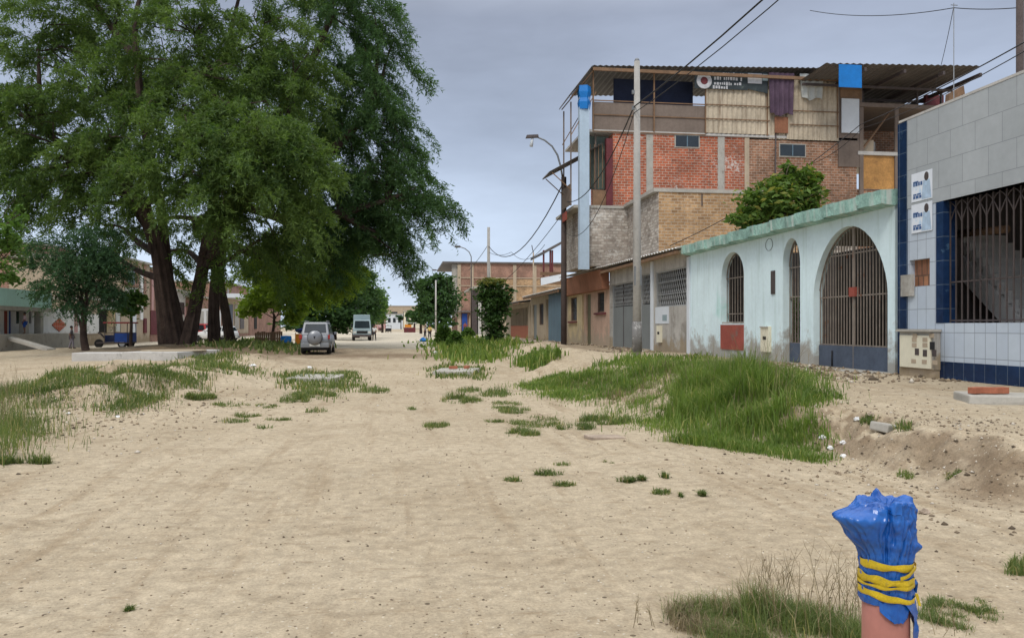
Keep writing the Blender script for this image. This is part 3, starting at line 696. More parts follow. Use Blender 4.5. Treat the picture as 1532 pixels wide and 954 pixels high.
MB().box(FT - .03, FT + .28, strip + .002, TY1, .2, TZ - .02).build('corner_strip', M['bluetile'], t)
MB().box(FT - .012, FT + .25, TY0, strip, .1, base_z - .002).build('wall_base', M['bluetile'], t)
bs = MB(); bs.box(FT - .01, FT + .25, ty(1412), ty(1401), zs + .003, wo['z1'] - .002).build('window_border', M['bluetile'], t)
MB().box(FT - .02, FT + .29, TY0, TY1 - .02, TZ + .002, TZ + .05).build('parapet_cap', M['concrete_light'], t)
MB().box(FT + .26, FT + 9, TY1 - .22, TY1 - .02, .1, TZ - .25).box(FT + 4.2, FT + 4.4, TY0, TY1 - .23, .1, TZ - .3).build('inner_wall', M['room'], t)
MB().box(FT + .26, FT + 4.2, TY0, TY1 - .23, 4.3, 4.5).build('ceiling_slab', M['room'], t)
MB().box(FT + .26, FT + 4.2, TY0, TY1 - .23, .1, .45).build('inner_floor', M['cement'], t)
w2 = dict(wo); w2['u1'] = ty(1412)
g = grille(mT, w2, .12, 30, .0145, (wo['z0'] + .05, wo['z0'] + .78))
uu = w2['u0']; stp = (w2['u1'] - w2['u0']) / 30
while uu < w2['u1'] - 2 * stp:       # pointed-arch scrolls along the top of the bars
    for sg in (0, 1):
        pts = []
        for k in range(7):
            a = k / 6; pts.append(mT(uu + (stp * 2 * a if sg == 0 else stp * 2 * (1 - a)), w2['z1'] - .42 + .38 * sin(pi / 2 * a), .13))
        g.tube(pts, .011, 4)
    uu += stp * 2
g.build('window_grille', M['steel'], t)
# stair seen through the bars
mb = MB(); ns = 17; ya, za = 15.42, 3.40; yb, zb = 12.2, .45
for i in range(ns):
    y_a = ya + (yb - ya) * i / ns; y_b = ya + (yb - ya) * (i + 1) / ns; z_ = za + (zb - za) * i / ns
    mb.box(FT + 1.3, FT + 2.3, y_b, y_a - .002, z_ - .24, z_)
mb.hexa([(FT + 1.25, ya + .2, za - .62), (FT + 1.25, yb, zb - .42), (FT + 2.35, yb, zb - .42), (FT + 2.35, ya + .2, za - .62)], [(FT + 1.25, ya + .2, za - .1), (FT + 1.25, yb, zb + .02), (FT + 2.35, yb, zb + .02), (FT + 2.35, ya + .2, za - .1)])
mb.build('staircase', M['concrete_light'], t)
MB().tube([(FT + 1.2, 15.3, 3.42), (FT + 1.2, 13.9, 3.36)], .08, 8).build('stair_beam', M['wood'], t)
# niche with bricks
MB().box(FT + .12, FT + .24, ni['u0'], ni['u1'], ni['z0'], ni['z1']).build('niche_fill', brick('niche_brick', (.36, .17, .09), (.28, .13, .08), (.16, .09, .06), .16, .36, .02, off=.3), t)
MB().box(FT - .07, FT - .015, ty(1369), ty(1352), tz(1361, 443), tz(1361, 411)).build('switch_box', M['cement'], t)
# electric meter cabinet on plinth
mc = thing('meter_cabinet', 'cream wall cabinet with rows of small square meter windows on blue tiled wall', 'cabinet', (FT - .1, ty(1380), .4))
a, b = ty(1408), ty(1357); zc0, zc1 = tz(1380, 551), tz(1380, 496)
MB().box(FT - .16, FT - .015, a, b, zc0, zc1).build('cabinet_body', M['cement'], mc)
MB().box(FT - .19, FT - .162, a + .05, b - .04, zc0 + .02, zc1 - .07).build('cabinet_door', M['cream'], mc)
MB().box(FT - .24, FT - .013, a - .03, b + .02, zc1 + .002, zc1 + .05).build('cabinet_hood', M['concrete'], mc)
for px, py, k in ((1369, 502, 2), (1394, 502, 2), (1368, 508, 2), (1384, 508, 2), (1368, 516, 2), (1384, 516, 2), (1395, 517, 0), (1372, 526, 1), (1384, 528, 1), (1398, 528, 1), (1367, 540, 2), (1383, 541, 2), (1399, 542, 2)):
    c = atX(px, py, FT - .19); hw, hh = ((.07, .075), (.06, .065), (.07, .04))[k]
    MB().box(FT - .197, FT - .191, c.y - hw, c.y + hw, c.z - hh, c.z + hh).build('meter_window' if k < 2 else 'meter_label', M[('black', 'steel', 'tanwall')[k]], mc)
MB().box(FT - .13, FT - .014, a + .02, b + .06, .2, zc0 - .002).build('cabinet_plinth', M['tanwall'], mc)
# two campaign posters
for i, (p0, p1) in enumerate(((255, 300), (302, 347))):
    yb_, ya_ = ty(1365), ty(1396); zt, zb_ = tz(1380, p0 + 2), tz(1380, p1)
    pt = thing('wall_poster', ('upper white and blue paper poster with a standing figure stuck on tiled wall', 'lower white and blue paper poster, directly under another one on the tiled wall')[i], 'poster', (FT - .02, ya_, zb_), group='posters on the tiled wall')
    MB().box(FT - .021, FT - .014, ya_, yb_, zb_, zt).build('paper', M['poster'], pt)
    f = MB(); cy, hh = ya_ + .17, zt - zb_
    f.ell((FT - .023, cy, zb_ + hh * .80), (.003, .07, .09)); f.build('printed_head', M['steel'], pt)
    MB().hexa([(FT - .0225, cy - .15, zb_ + .02), (FT - .0225, cy + .15, zb_ + .02), (FT - .0215, cy + .15, zb_ + .02), (FT - .0215, cy - .15, zb_ + .02)],
              [(FT - .0225, cy - .10, zb_ + hh * .68), (FT - .0225, cy + .10, zb_ + hh * .68), (FT - .0215, cy + .10, zb_ + hh * .68), (FT - .0215, cy - .10, zb_ + hh * .68)]).build('printed_body', M['skin_print'], pt)
    f = MB(); lx = yb_ - .06
    for row, (zf, wds, hgt) in enumerate(((.66, (.16,), .03), (.54, (.05, .07, .05, .06), .075), (.22, (.1, .12), .03), (.10, (.06, .09, .07), .06))):
        u = lx
        for wd_ in wds:
            f.box(FT - .0235, FT - .0212, u - wd_, u, zb_ + hh * zf, zb_ + hh * zf + hgt); u -= wd_ + .018
    f.build('printed_text', M['ink'], pt)

# ---- grey house with lattice door and window
t = thing('grey_cement_house', 'low grey cement house with grey steel door and diamond lattice window', 'house', (FX, 33, .4))
GY0, GY1 = fy(1033) + .02, fy(912)
gd = dict(u0=fy(948), u1=fy(915), z0=.45, z1=3.55); gd2 = dict(u0=fy(975.5), u1=fy(957), z0=.45, z1=3.75)
gw = dict(u0=fy(1032), u1=fy(981), z0=fz(1008, 458), z1=3.72)
gz1 = gw['z1']
mb = MB(); wall(mb, m, GY0, GY1, .1, 4.25, [gw, gd, gd2], .22); mb.build('front_wall', M['cement'], t)
for o, nm in ((gd, 'door'), (gd2, 'door')):
    mid = fz(935, 458)
    dl = panel(m, o['u0'] + .03, o['u1'] - .03, .48, mid, .08, .05).build('door', M['greysteel'], t)
    o2 = dict(o, z0=mid + .04, z1=o['z1'] - .05, u0=o['u0'] + .04, u1=o['u1'] - .04)
    lattice(m, o2, .1, .2, .013).build('door_lattice', M['lattice'], dl)
    frame(m, o, .06, .05, .07).build('door_frame', M['lattice'], t)
MB().hexa([m(gd['u0'] + (gd['u1'] - gd['u0']) / 2 - .02, .48, .06)] * 1 + [m(gd['u0'] + (gd['u1'] - gd['u0']) / 2 + .02, .48, .06), m(gd['u0'] + (gd['u1'] - gd['u0']) / 2 + .02, .48, .079), m(gd['u0'] + (gd['u1'] - gd['u0']) / 2 - .02, .48, .079)],
          [m(gd['u0'] + (gd['u1'] - gd['u0']) / 2 - .02, 3.5, .06), m(gd['u0'] + (gd['u1'] - gd['u0']) / 2 + .02, 3.5, .06), m(gd['u0'] + (gd['u1'] - gd['u0']) / 2 + .02, 3.5, .079), m(gd['u0'] + (gd['u1'] - gd['u0']) / 2 - .02, 3.5, .079)]).build('door_post', M['steel'], t)
fo = frame(m, gw, .04, .05, .06).build('window_frame', M['lattice'], t)
g = lattice(m, gw, .1, .24, .017)
for z in (gz1 - .45, gw['z0'] + .5): g.bar(m(gw['u0'], z, .085), m(gw['u1'], z, .085), .018)
g.build('window_lattice', M['lattice'], t)
MB().box(FX - .05, FX - .002, fy(978), fy(974.5), .3, 4.2).box(FX - .06, FX - .002, GY0 - .02, GY0 + .22, .3, 4.02).build('corner_post', M['whitepanel'], t)
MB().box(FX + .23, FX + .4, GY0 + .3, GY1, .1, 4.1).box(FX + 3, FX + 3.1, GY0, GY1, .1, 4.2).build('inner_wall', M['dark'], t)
mb = MB(); mb.corr((FX - .55, GY0 - .1, 4.34), (0, GY1 - GY0 + .1, .12), (5.0, 0, .45), .35, .03); mb.build('roof_sheet', M['tinpale'], t)
MB().box(FX - .5, FX - .42, GY0, GY1, 4.14, 4.26).build('eave_beam', M['wood'], t)
MB().box(FX - .42, FX + .0, GY0, GY1, 4.22, 4.25).build('eave_board', M['tanwall'], t)
u0_, u1_ = fy(1001), fy(981)
sg = panel(m, u0_, u1_, fz(990, 484), fz(990, 459), -.02, .018).build('notice_sheet', M['whitepanel'], t)
panel(m, u0_ + .2, u0_ + .75, fz(990, 480), fz(990, 471), -.024, .003).build('notice_print', M['cabblue'], sg)
mt = panel(m, fy(991), fy(985.5), fz(988, 512), fz(988, 487), -.10, .098).build('meter_box', M['cream'], t)
panel(m, fy(990), fy(987), fz(988, 500), fz(988, 496), -.104, .003).build('meter_window', M['black'], mt)
MB().box(FX - .9, FX - .05, GY0 + .5, GY1 - .3, .15, .47).build('front_step', M['concrete'], t, bevel=.02)
# second storey of tan brick standing back on this house's roof
YB = 39.8
t2 = thing('tan_brick_upper_room', 'tan brick upper room with whitewashed side standing behind the grey house roof', 'building', (14, 36, 4.4))
xl = 11.5; yf = 34.9; xr = atY(1128, 300, yf).x
ztop = atY(985, 287, yf).z
MB().box(xl + .004, xr + 3, yf, YB - .05, 3.9, ztop).build('brick_wall', M['tanbrick'], t2)
MB().box(xl - .02, xl, yf - .01, YB - .05, 3.9, ztop - .02).build('side_wall', M['whitebrick'], t2)
MB().box(xl - .25, xr + 3.05, yf - .06, YB - .05, ztop, ztop + .16).build('roof_slab', M['concrete'], t2)
MB().tube([(atY(1050, 0, yf).x, yf - .02, ztop - .6), (atY(1050, 0, yf).x, yf - .02, ztop - .05)], .03, 5).build('reinforcing_bar', M['steel'], t2)

# ---- tall brick building (salmon ground floor, brick storeys, shaded roof terrace)
t = thing('tall_brick_building', 'tall unfinished red brick building with tin clad roof terrace and salmon ground floor', 'building', (FX, 44, .4))
BY1 = fy(850); BYU = 44.6; BYF = 42.0
def bX(px): return atY(px, 488, YB).x
def bZ(px, py): return atY(px, py, YB).z
# ground floor on the street
so_ = [dict(u0=fy(904), u1=fy(894), z0=fz(899, 467), z1=3.3), dict(u0=fy(884), u1=fy(876.5), z0=.5, z1=3.3), dict(u0=fy(863), u1=fy(854), z0=fz(858, 480), z1=3.25)]
mb = MB(); wall(mb, m, GY1 + .02, fy(870), .1, 3.38, so_[:2], .25); mb.build('ground_floor_wall', M['salmon'], t)
mb = MB(); wall(mb, m, fy(870) + .003, BY1, .1, 3.38, so_[2:], .25); mb.build('ground_floor_wall', M['yellowwall'], t)
panel(m, fy(873.5), fy(866), .1, 3.36, -.1, .098).build('pilaster', M['yellowwall'], t)
for o in (so_[0], so_[2]):
    wn = frame(m, o, .05, .06, .08).build('window', M['wood'], t)
    panel(m, o['u0'] + .06, o['u1'] - .06, o['z0'] + .06, o['z1'] - .06, .1, .02).build('pane', M['glass'], wn)
    grille(m, o, .03, 6, .012, ((o['z0'] + o['z1']) / 2,)).build('window_bars', M['steel'], wn)
    panel(m, o['u0'] - .4, o['u1'] + .4, o['z0'] - .12, o['z0'] - .02, -.12, .118).build('window_sill', M['darkred'], wn)
panel(m, so_[1]['u0'], so_[1]['u1'], .5, 3.3, .1, .05).build('door', mat('olive_door', (.13, .12, .07), .6), t)
mb = MB(); mb.hexa([(FX - .35, GY1 + .04, 3.38), (FX - .35, BY1, 3.38), (FX - .01, BY1, 3.38), (FX - .01, GY1 + .04, 3.38)], [(FX - .5, GY1 + .04, 4.36), (FX - .5, BY1, 4.42), (FX - .01, BY1, 4.42), (FX - .01, GY1 + .04, 4.36)])
mb.build('fascia_board', M['rustboard'], t)
MB().corr((FX - .62, GY1 + .02, 4.46), (0, BY1 - GY1, .1), (1.0, 0, .12), .35, .03).build('eave_sheet', M['tinpale'], t)
# second floor: overhanging whitewashed brick
zf2, zf3, zf4 = 4.56, bZ(880, 307), bZ(990, 201)
XF, XB = bX(873), bX(1282)
MB().box(XF, XB, YB, BYU, zf2, zf3 - .14).build('second_floor_wall', M['whitebrick'], t)
MB().box(XF - .5, XB, YB - .04, BYU, zf3 - .138, zf3).build('floor_slab', M['concrete'], t)
X3 = bX(917); x4 = bX(1120)
MB().box(X3, x4, YB + .02, BYU, zf3 + .002, zf4).build('third_floor_wall', M['redbrick'], t)
MB().box(x4 + .003, XB, YB + .02, BYU, zf3 + .002, zf4 - .1).build('third_floor_wall', M['brownbrick'], t)
for a, b, c_ in ((967, 977, 'concrete'), (1074, 1084, 'concrete'), (1114, 1121, 'tanwall')):
    MB().box(bX(a), bX(b), YB - .01, YB + .018, zf3 + .004, zf4 - .02).build('concrete_column', M[c_], t)
MB().tube([(bX(1158) , YB - .06, zf3 - 1.2), (bX(1160), YB - .06, zf4 + .8)], .045, 6).build('drain_pipe', M['steel'], t)
for a, b, c, e_ in ((1011, 1045, 219, 203), (1167, 1204, 233, 216)):
    wn = MB().box(bX(a) - .06, bX(b) + .06, YB - .012, YB + .016, bZ(a, c) - .06, bZ(a, e_) + .06).build('window', M['concrete'], t)
    MB().box(bX(a), bX(b), YB - .03, YB - .014, bZ(a, c), bZ(a, e_)).build('pane', M['glass'], wn)
    x_ = (bX(a) + bX(b)) / 2
    MB().box(x_ - .03, x_ + .03, YB - .036, YB - .031, bZ(a, c), bZ(a, e_)).build('window_bar', M['bluesteel'], wn)
# recess at the street end of third floor: posts, cabinet, slatted door
MB().box(bX(887), X3 - .02, YB + .05, YB + .12, zf3 + .01, bZ(890, 284)).build('balcony_cabinet', M['wood'], t)
ds = MB(); x0_, x1_ = bX(884), X3 - .1
ds.box(x0_, x1_, YB + .5, YB + .55, zf3 + .9, zf4 - .1); ds.build('balcony_door', mat('grey_green_door', (.11, .14, .12), .7, .25, 3), t)
g = MB()
for i in range(6): x_ = x0_ + (x1_ - x0_) * i / 5; g.bar((x_, YB + .1, zf3 + .9), (x_, YB + .1, zf4 - .6), .025)
g.build('balcony_bars', M['wood'], t)
MB().box(bX(907), X3 - .01, YB - .02, YB + .3, zf3 + .004, zf4 - .3).build('door_jamb', M['darkred'], t)
XE = bX(851)
bars('balcony_post', M['ply'], t, [((XE + .15, y_, zf3), (XE + .15, y_, 12.9), .045) for y_ in (YB + .2, BYF - .2)] + [((bX(893), y_, zf3), (bX(893), y_, zf4), .05) for y_ in (YB + .3, YB + 2)])
MB().box(XE + .1, XE + .16, YB + .3, BYF, zf3 + .05, zf3 + 1.1).build('balcony_panel', M['ply'], t)
MB().box(XE + .1, XE + .16, YB + 1.2, BYF, zf3 - .6, zf3 - .16).build('balcony_panel', M['redpanel'], t)
aw = MB().corr((bX(822), YB - .1, bZ(822, 257)), (0, BYF - YB, 0), Vector((bX(902), YB - .1, bZ(902, 214))) - Vector((bX(822), YB - .1, bZ(822, 257))), .3, .03).build('awning_sheet', M['tingrey'], t)
bars('awning_brace', M['wood'], aw, [((bX(826), y_, bZ(826, 258)), (XE + .15, y_, bZ(850, 285)), .03) for y_ in (YB, YB + 1.8)])
MB().box(bX(864.5), bX(879), YB - .40, YB - .05, zf2 - .2, bZ(870, 148)).build('corner_column', M['pipeblue'], t)
mb = MB(); cx_ = bX(872)
mb.lathe((cx_, YB - .25, bZ(870, 150)), [(.30, -.55), (.36, -.2), (.31, 0), (.37, .3), (.34, .62), (.15, .66)], 5, smooth=False).build('column_cover', M['tarp'], t)
# roof terrace
zt0 = zf4 + .02; zr = bZ(885, 103)
MB().box(X3 - 1.5, XB, YB - .05, BYU, zf4 + .002, zf4 + .12).build('terrace_slab', M['concrete_light'], t)
mb = MB().box(bX(886), bX(1055), YB - .02, YB + .03, bZ(900, 196), bZ(900, 153)); mb.build('parapet_panel', M['ply'], t)
bars('parapet_rail', M['wood'], t, [((bX(886), YB - .05, bZ(900, py)), (bX(1055), YB - .05, bZ(900, py)), .035) for py in (151, 172, 197)])
bars('terrace_post', M['wood'], t, [((bX(px), YB - .06, zf4 + .1), (bX(px), YB - .06, zr - .05), .05) for px in (887, 978, 1055, 1147, 1252)])
zq = bZ(1055, 128)
MB().corr((bX(1055), YB - .07, zf4 + .14), (bX(1150) - bX(1055), 0, 0), (0, 0, bZ(1100, 133) - zf4 - .14), .26, .03).build('tin_wall', M['tincream'], t)
MB().corr((bX(1176), YB - .07, zf4 - .06), (bX(1253) - bX(1176), 0, 0), (0, 0, bZ(1200, 116) - zf4), .26, .03).build('tin_wall', M['tincream'], t)
MB().corr((bX(1150), YB + .0, zf4 - .06), (bX(1178) - bX(1150), 0, 0), (0, 0, bZ(1200, 116) - zf4), .26, .03).build('tin_wall', M['tincream'], t)
for z_ in (bZ(1100, 159), bZ(1100, 180)): bars('tin_rail', M['wood'], t, [((bX(1055), YB - .14, z_), (bX(1150), YB - .14, z_), .03), ((bX(1180), YB - .14, z_ - .15), (bX(1253), YB - .14, z_ - .15), .03)])
MB().box(bX(1157), bX(1177), YB - .16, YB - .13, bZ(1165, 200), bZ(1165, 176)).build('hatch_board', M['rustboard'], t)
MB().box(bX(1254), bX(1289), YB - .05, YB + .02, zf4 - 1.4, zr - .1).build('end_panel', M['ply'], t)
MB().box(bX(1256), bX(1288), YB - .08, YB - .052, bZ(1270, 149), bZ(1270, 131)).build('wood_patch', M['wood'], t)
MB().box(bX(1257), bX(1283), YB - .16, YB - .1, bZ(1270, 200), bZ(1270, 149)).build('white_board', M['whitepanel'], t)
mb = MB(); mb.corr((bX(884), YB - .5, zr), (bX(1250) - bX(884), 0, .45), (0, BYU - YB + .5, 0), .3, .025); mb.build('roof_sheet', M['tingrey'], t)
MB().box(bX(884), bX(1250), YB - .46, YB - .38, zr - .22, zr - .06).build('roof_beam', M['wood'], t)
mb = MB().corr((bX(884) - .02, YB - .5, zr), (0, BYF - YB + .5, 0), Vector((bX(849), 0, bZ(849, 147))) - Vector((bX(884) - .02, 0, zr)), .3, .02); mb.build('roof_sheet', M['tingrey'], t)
for y_ in (YB - .3, YB + 1.8): bars('roof_rafter', M['wood'], t, [((bX(886), y_, zr - .15), (bX(851), y_, bZ(849, 150)), .04), ((bX(852), y_, bZ(852, 205)), (bX(890), y_, bZ(890, 140)), .03)])
MB().box(bX(925), bX(1046), YB + .9, YB + .96, bZ(980, 150), bZ(980, 112)).build('shade_cloth', M['navytarp'], t)
MB().box(bX(926) , XB, BYU - .3, BYU - .1, zf4 + .1, zf4 + 1.9).build('back_parapet', M['brownbrick'], t)
# hanging cloths
def cloth(nm, xa, xb, za, zb_, mt_, y, taper=.9, waves=5, par=t):
    V = []; fc = []; nu, nv = 28, 10
    for lay in (0, .012):
        for j in range(nv + 1):
            for i in range(nu + 1):
                u, v = i / nu, j / nv; s_ = 1 - (1 - taper) * v
                V.append((xa + (xb - xa) * (.5 + (u - .5) * s_), y + .07 * sin(u * waves * 2 * pi) * (.4 + .6 * v) + lay, za + (zb_ - za) * v + .08 * sin(u * 9 + 1) * v))
    k = (nu + 1) * (nv + 1)
    for L_ in (0, 1):
        for j in range(nv):
            for i in range(nu): a_ = L_ * k + j * (nu + 1) + i; fc.append((a_, a_ + 1, a_ + nu + 2, a_ + nu + 1))
    return MB().add(V, fc, True).build(nm, M[mt_], par)
def hung(nm, label, cat_, xa, xb, za, zb_, mt_, y, **k):
    r = cloth(nm, xa, xb, za, zb_, mt_, y, par=None, **k); tag(r, label, cat_); return r
hung('hanging_cloth', 'dark plum cloth hanging over the cream tin wall of the roof terrace', 'cloth', bX(1146), bX(1184), bZ(1165, 112), bZ(1165, 174), 'purple', YB - .32)
hung('hanging_cloth', 'pale grey cloth hanging crooked against the cream tin wall beside a plum cloth', 'cloth', bX(1193), bX(1229), bZ(1210, 113), bZ(1210, 150), 'cloth', YB - .25, waves=3, taper=.85)
bn = thing('printed_banner', 'dark printed banner with white lines of lettering under the terrace roof', 'banner', (bX(1090), YB - .2, bZ(1090, 135)))
MB().box(bX(1037), bX(1116), YB - .22, YB - .2, bZ(1090, 136), bZ(1090, 109)).build('sheet', M['banner'], bn)
mb = MB(); c = (bX(1051), YB - .235, bZ(1051, 123)); mb.lathe(c, [(.42, 0), (.40, -.01)], 20, 'Y'); mb.build('round_emblem', M['print'], bn)
mb = MB(); mb.lathe((c[0], c[1] - .015, c[2]), [(.2, 0), (.18, -.008)], 12, 'Y').build('emblem_centre', M['darkred'], bn)
mb = MB()
for r_, (py, xa, xb) in enumerate(((113, 1063, 1110), (120, 1066, 1106), (127, 1066, 1103), (133, 1064, 1085))):
    x_ = bX(xa); h_ = .10
    while x_ < bX(xb):
        wd_ = random.uniform(.05, .13); z_ = bZ(1085, py)
        if random.random() < .86: mb.box(x_, x_ + wd_, YB - .228, YB - .221, z_ - h_ * random.uniform(.6, 1), z_ + h_ * random.uniform(.3, .9))
        x_ += wd_ + .045
mb.build('lettering', M['print'], bn)
bn2 = thing('printed_banner', 'small torn banner with a pale print beside the plum cloth', 'banner', (bX(1130), YB - .2, bZ(1130, 130)))
MB().quad((bX(1116), YB - .2, bZ(1116, 135)), (bX(1146), YB - .2, bZ(1146, 142)), (bX(1146), YB - .2, bZ(1146, 110)), (bX(1116), YB - .2, bZ(1116, 110))).build('sheet', M['banner'], bn2)
MB().box(bX(1116), bX(1137), YB - .23, YB - .21, bZ(1125, 127), bZ(1125, 112)).build('pale_print', M['print'], bn2)
MB().box(bX(1138), bX(1146), YB - .23, YB - .21, bZ(1141, 123), bZ(1141, 113)).build('blue_print', M['cabblue'], bn2)
# rear part: open terraces behind the aqua house
XR = bX(1342) + 1.2
t = thing('rear_terrace_building', 'open rear terraces with plywood panel and dark sheet roof beside cream tin wall', 'building', (25.5, YB, .4))
za, zb_ = bZ(1310, 283), bZ(1310, 233)
MB().box(XB + .02, XR, YB + .1, YB + .3, .2, za).build('lower_wall', M['brownbrick'], t)
MB().box(bX(1287), bX(1338), YB + .02, YB + .08, za, zb_).build('plywood_panel', M['yellowply'], t)
MB().box(XB + .02, XR + 5, YB - .1, YB + 5, zb_ + .01, zb_ + .2).build('terrace_slab', M['concrete_light'], t)
MB().box(XB + .02, XR + 5, YB + 4.8, YB + 5, zb_ + .2, bZ(1310, 158)).build('back_wall', M['brownbrick'], t)
MB().box(XB + .02, XR + 6, YB - .1, YB + 5, bZ(1310, 161), bZ(1310, 155)).build('upper_slab', M['ply'], t)
for px in (1285, 1338): MB().box(bX(px), bX(px) + .22, YB - .08, YB + .02, za - .5, bZ(px, 161)).build('frame_post', M['ply'], t)
MB().box(bX(1292), bX(1312), YB + .3, YB + 1, zb_ + .2, zb_ + .9).build('terrace_bench', M['tanwall'], t)
MB().box(bX(1318), bX(1334), YB + 1.5, YB + 2.2, zb_ + .2, zb_ + 1.1).build('terrace_cupboard', M['cement'], t)
g = MB(); g.tube([(bX(1290), YB + .1, zb_ + .25), (bX(1338), YB + .4, bZ(1338, 165))], .06, 5); g.build('sloping_pole', M['wood'], t)
yr = 37.0; zrr = atY(1235, 95, yr).z
xa, xb = atY(1235, 95, yr).x, atY(1470, 95, yr).x
mb = MB(); mb.corr((xa, yr, zrr), (xb - xa, 0, .25), (0, 7.4, -.25), .35, .03); mb.build('roof_sheet', M['tingrey'], t)
for f in (.25, .5, .75, .99): x_ = xa + (xb - xa) * f; MB().box(x_ - .06, x_ + .06, yr, yr + 7.3, zrr - .28, zrr - .1).build('roof_beam', M['steel'], t)
for f in (.3, .6): MB().box(xa, xb, yr + 7.4 * f, yr + 7.4 * f + .1, zrr - .40, zrr - .281).build('roof_beam', M['steel'], t)
MB().box(atY(1255, 0, yr - .1).x, atY(1289, 0, yr - .1).x, yr - .12, yr - .08, atY(1270, 131, yr - .1).z, atY(1270, 97, yr - .1).z).build('blue_tarp_sheet', M['tarp'], t)
for px, py in ((1372, 0), (1408, 0), (1290, 0), (1440, 0)):
    x_ = atY(px, 100, 40.2).x; bars('roof_post', M['steel'], t, [((x_, y_, bZ(1310, 156)), (x_, y_, zrr - .25), .07) for y_ in (40.2, 43.8)])
MB().box(atY(1385, 0, 41).x, atY(1412, 0, 41).x, 41, 41.2, bZ(1310, 156), bZ(1310, 128)).build('stored_panel', M['darkred'], t)
mb = MB(); q = [atY(px, py, 41) for px, py in ((1418, 165), (1447, 165), (1442, 128), (1420, 140))]; mb.hexa(q, [p + Vector((0, .3, 0)) for p in q]); mb.build('stored_panel', M['wood'], t)
MB().box(atY(1345, 0, 41.5).x, atY(1385, 0, 41.5).x, 41.5, 42.2, bZ(1310, 156), bZ(1310, 140)).build('stored_crate', M['ply'], t)

# ---- low houses further along
def lowhouse(name, label, px0, px1, wallm, ztop, ops, roofm='tinpale', proj=.7, X=FX):
    mm = fX(X); a, b = atX(px0, 488, X).y, atX(px1, 488, X).y
    t = thing(name, label, 'house', (X, (a + b) / 2, .4)); mb = MB()
    oo = []
    for o in ops:
        q = dict(u0=atX(o[0], 488, X).y, u1=atX(o[1], 488, X).y, z0=o[2], z1=o[3], kind=o[4]); oo.append(q)
    wall(mb, mm, a, b, .1, ztop, oo, .25); mb.build('front_wall', M[wallm], t)
    MB().box(X + .26, X + 8, a, a + .2, .1, ztop + .3).box(X + .26, X + 8, b - .2, b, .1, ztop + .3).box(X + 1.6, X + 1.7, a + .2, b - .2, .1, ztop).build('inner_wall', M['tanwall'], t)
    for q in oo:
        if q['kind'] == 'door': panel(mm, q['u0'], q['u1'], q['z0'], q['z1'], .1, .05).build('door', M['greysteel'], t)
        elif q['kind'] == 'window':
            w_ = frame(mm, q, .04, .08, .08).build('window', M['wood'], t); panel(mm, q['u0'] + .08, q['u1'] - .08, q['z0'] + .08, q['z1'] - .08, .1, .02).build('pane', M['glass'], w_)
            grille(mm, q, .03, 5, .02).build('window_bars', M['steel'], w_)
        elif q['kind'] == 'fence':
            panel(mm, q['u0'], q['u1'], q['z0'], q['z0'] + 1.1, .02, .12).build('porch_wall', M['clay'], t)
            g = MB(); k = int((q['u1'] - q['u0']) / .8)
            for i in range(k + 1): u = q['u0'] + (q['u1'] - q['u0']) * i / k; g.box(X + .05, X + .13, u - .09, u + .09, q['z0'] + 1.11, q['z1'])
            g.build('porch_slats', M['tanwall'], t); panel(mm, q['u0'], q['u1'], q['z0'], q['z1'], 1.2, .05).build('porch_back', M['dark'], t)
    MB().corr((X - proj, a, ztop + .02), (0, b - a, 0), (5, 0, .7), .4, .035).build('roof_sheet', M[roofm], t)
    MB().box(X - proj + .05, X - proj + .15, a, b, ztop - .2, ztop - .05).build('eave_beam', M['wood'], t)
    return t
lowhouse('cream_house', 'low cream house with blue grey steel shutter beyond the dark pole', 849, 794, 'tanwall', 3.85, [(836, 817, .5, 3.45, 'none'), (813, 807, 1.6, 3.2, 'window'), (803, 797, .5, 3.2, 'door')])
ys_ = [atX(p, 488, FX - .5).y for p in (837, 816)]
sh = MB().corr((FX - .28, ys_[0], .45), (0, ys_[1] - ys_[0], 0), (0, 0, 3.25), .5, .02).build('steel_shutter', M['bluesteel']); tag(sh, 'blue grey corrugated steel shutter standing before the cream house', 'shutter')
lowhouse('slatted_porch_house', 'low tan house with slatted porch above a red brick half wall', 793, 757, 'tanwall', 3.5, [(790, 764, .45, 3.1, 'fence')], 'tingrey', 1.0)
# terrace above cream house
t = thing('terrace_canopy', 'open rooftop canopy with red posts above the low cream house', 'canopy', (12, 60, 4))
yy = 62; 
def cX(px): return atY(px, 488, yy).x
def cZ(py): return atY(820, py, yy).z
MB().hexa([(cX(812), yy, cZ(381)), (cX(845), yy, cZ(362)), (cX(845), yy + 6, cZ(362)), (cX(812), yy + 6, cZ(381))], [(cX(812), yy, cZ(377)), (cX(845), yy, cZ(358)), (cX(845), yy + 6, cZ(358)), (cX(812), yy + 6, cZ(377))]).build('roof_sheet', M['tingrey'], t)
bars('post', M['darkred'], t, [((cX(px), yy + .2, cZ(416)), (cX(px), yy + .2, cZ(374)), .09) for px in (814, 824, 827)])
MB().box(cX(808), cX(845), yy - .1, yy, cZ(425), cZ(414)).build('parapet', M['wood'], t); MB().box(cX(808), cX(845), yy - .1, yy, cZ(412), cZ(407)).build('rail', M['wood'], t)
MB().quad((cX(806), yy - 1, cZ(428)), (cX(846), yy - 1, cZ(418)), (cX(846), yy - .9, cZ(409)), (cX(806), yy - .9, cZ(417))).build('white_board', M['whitepanel'], t)

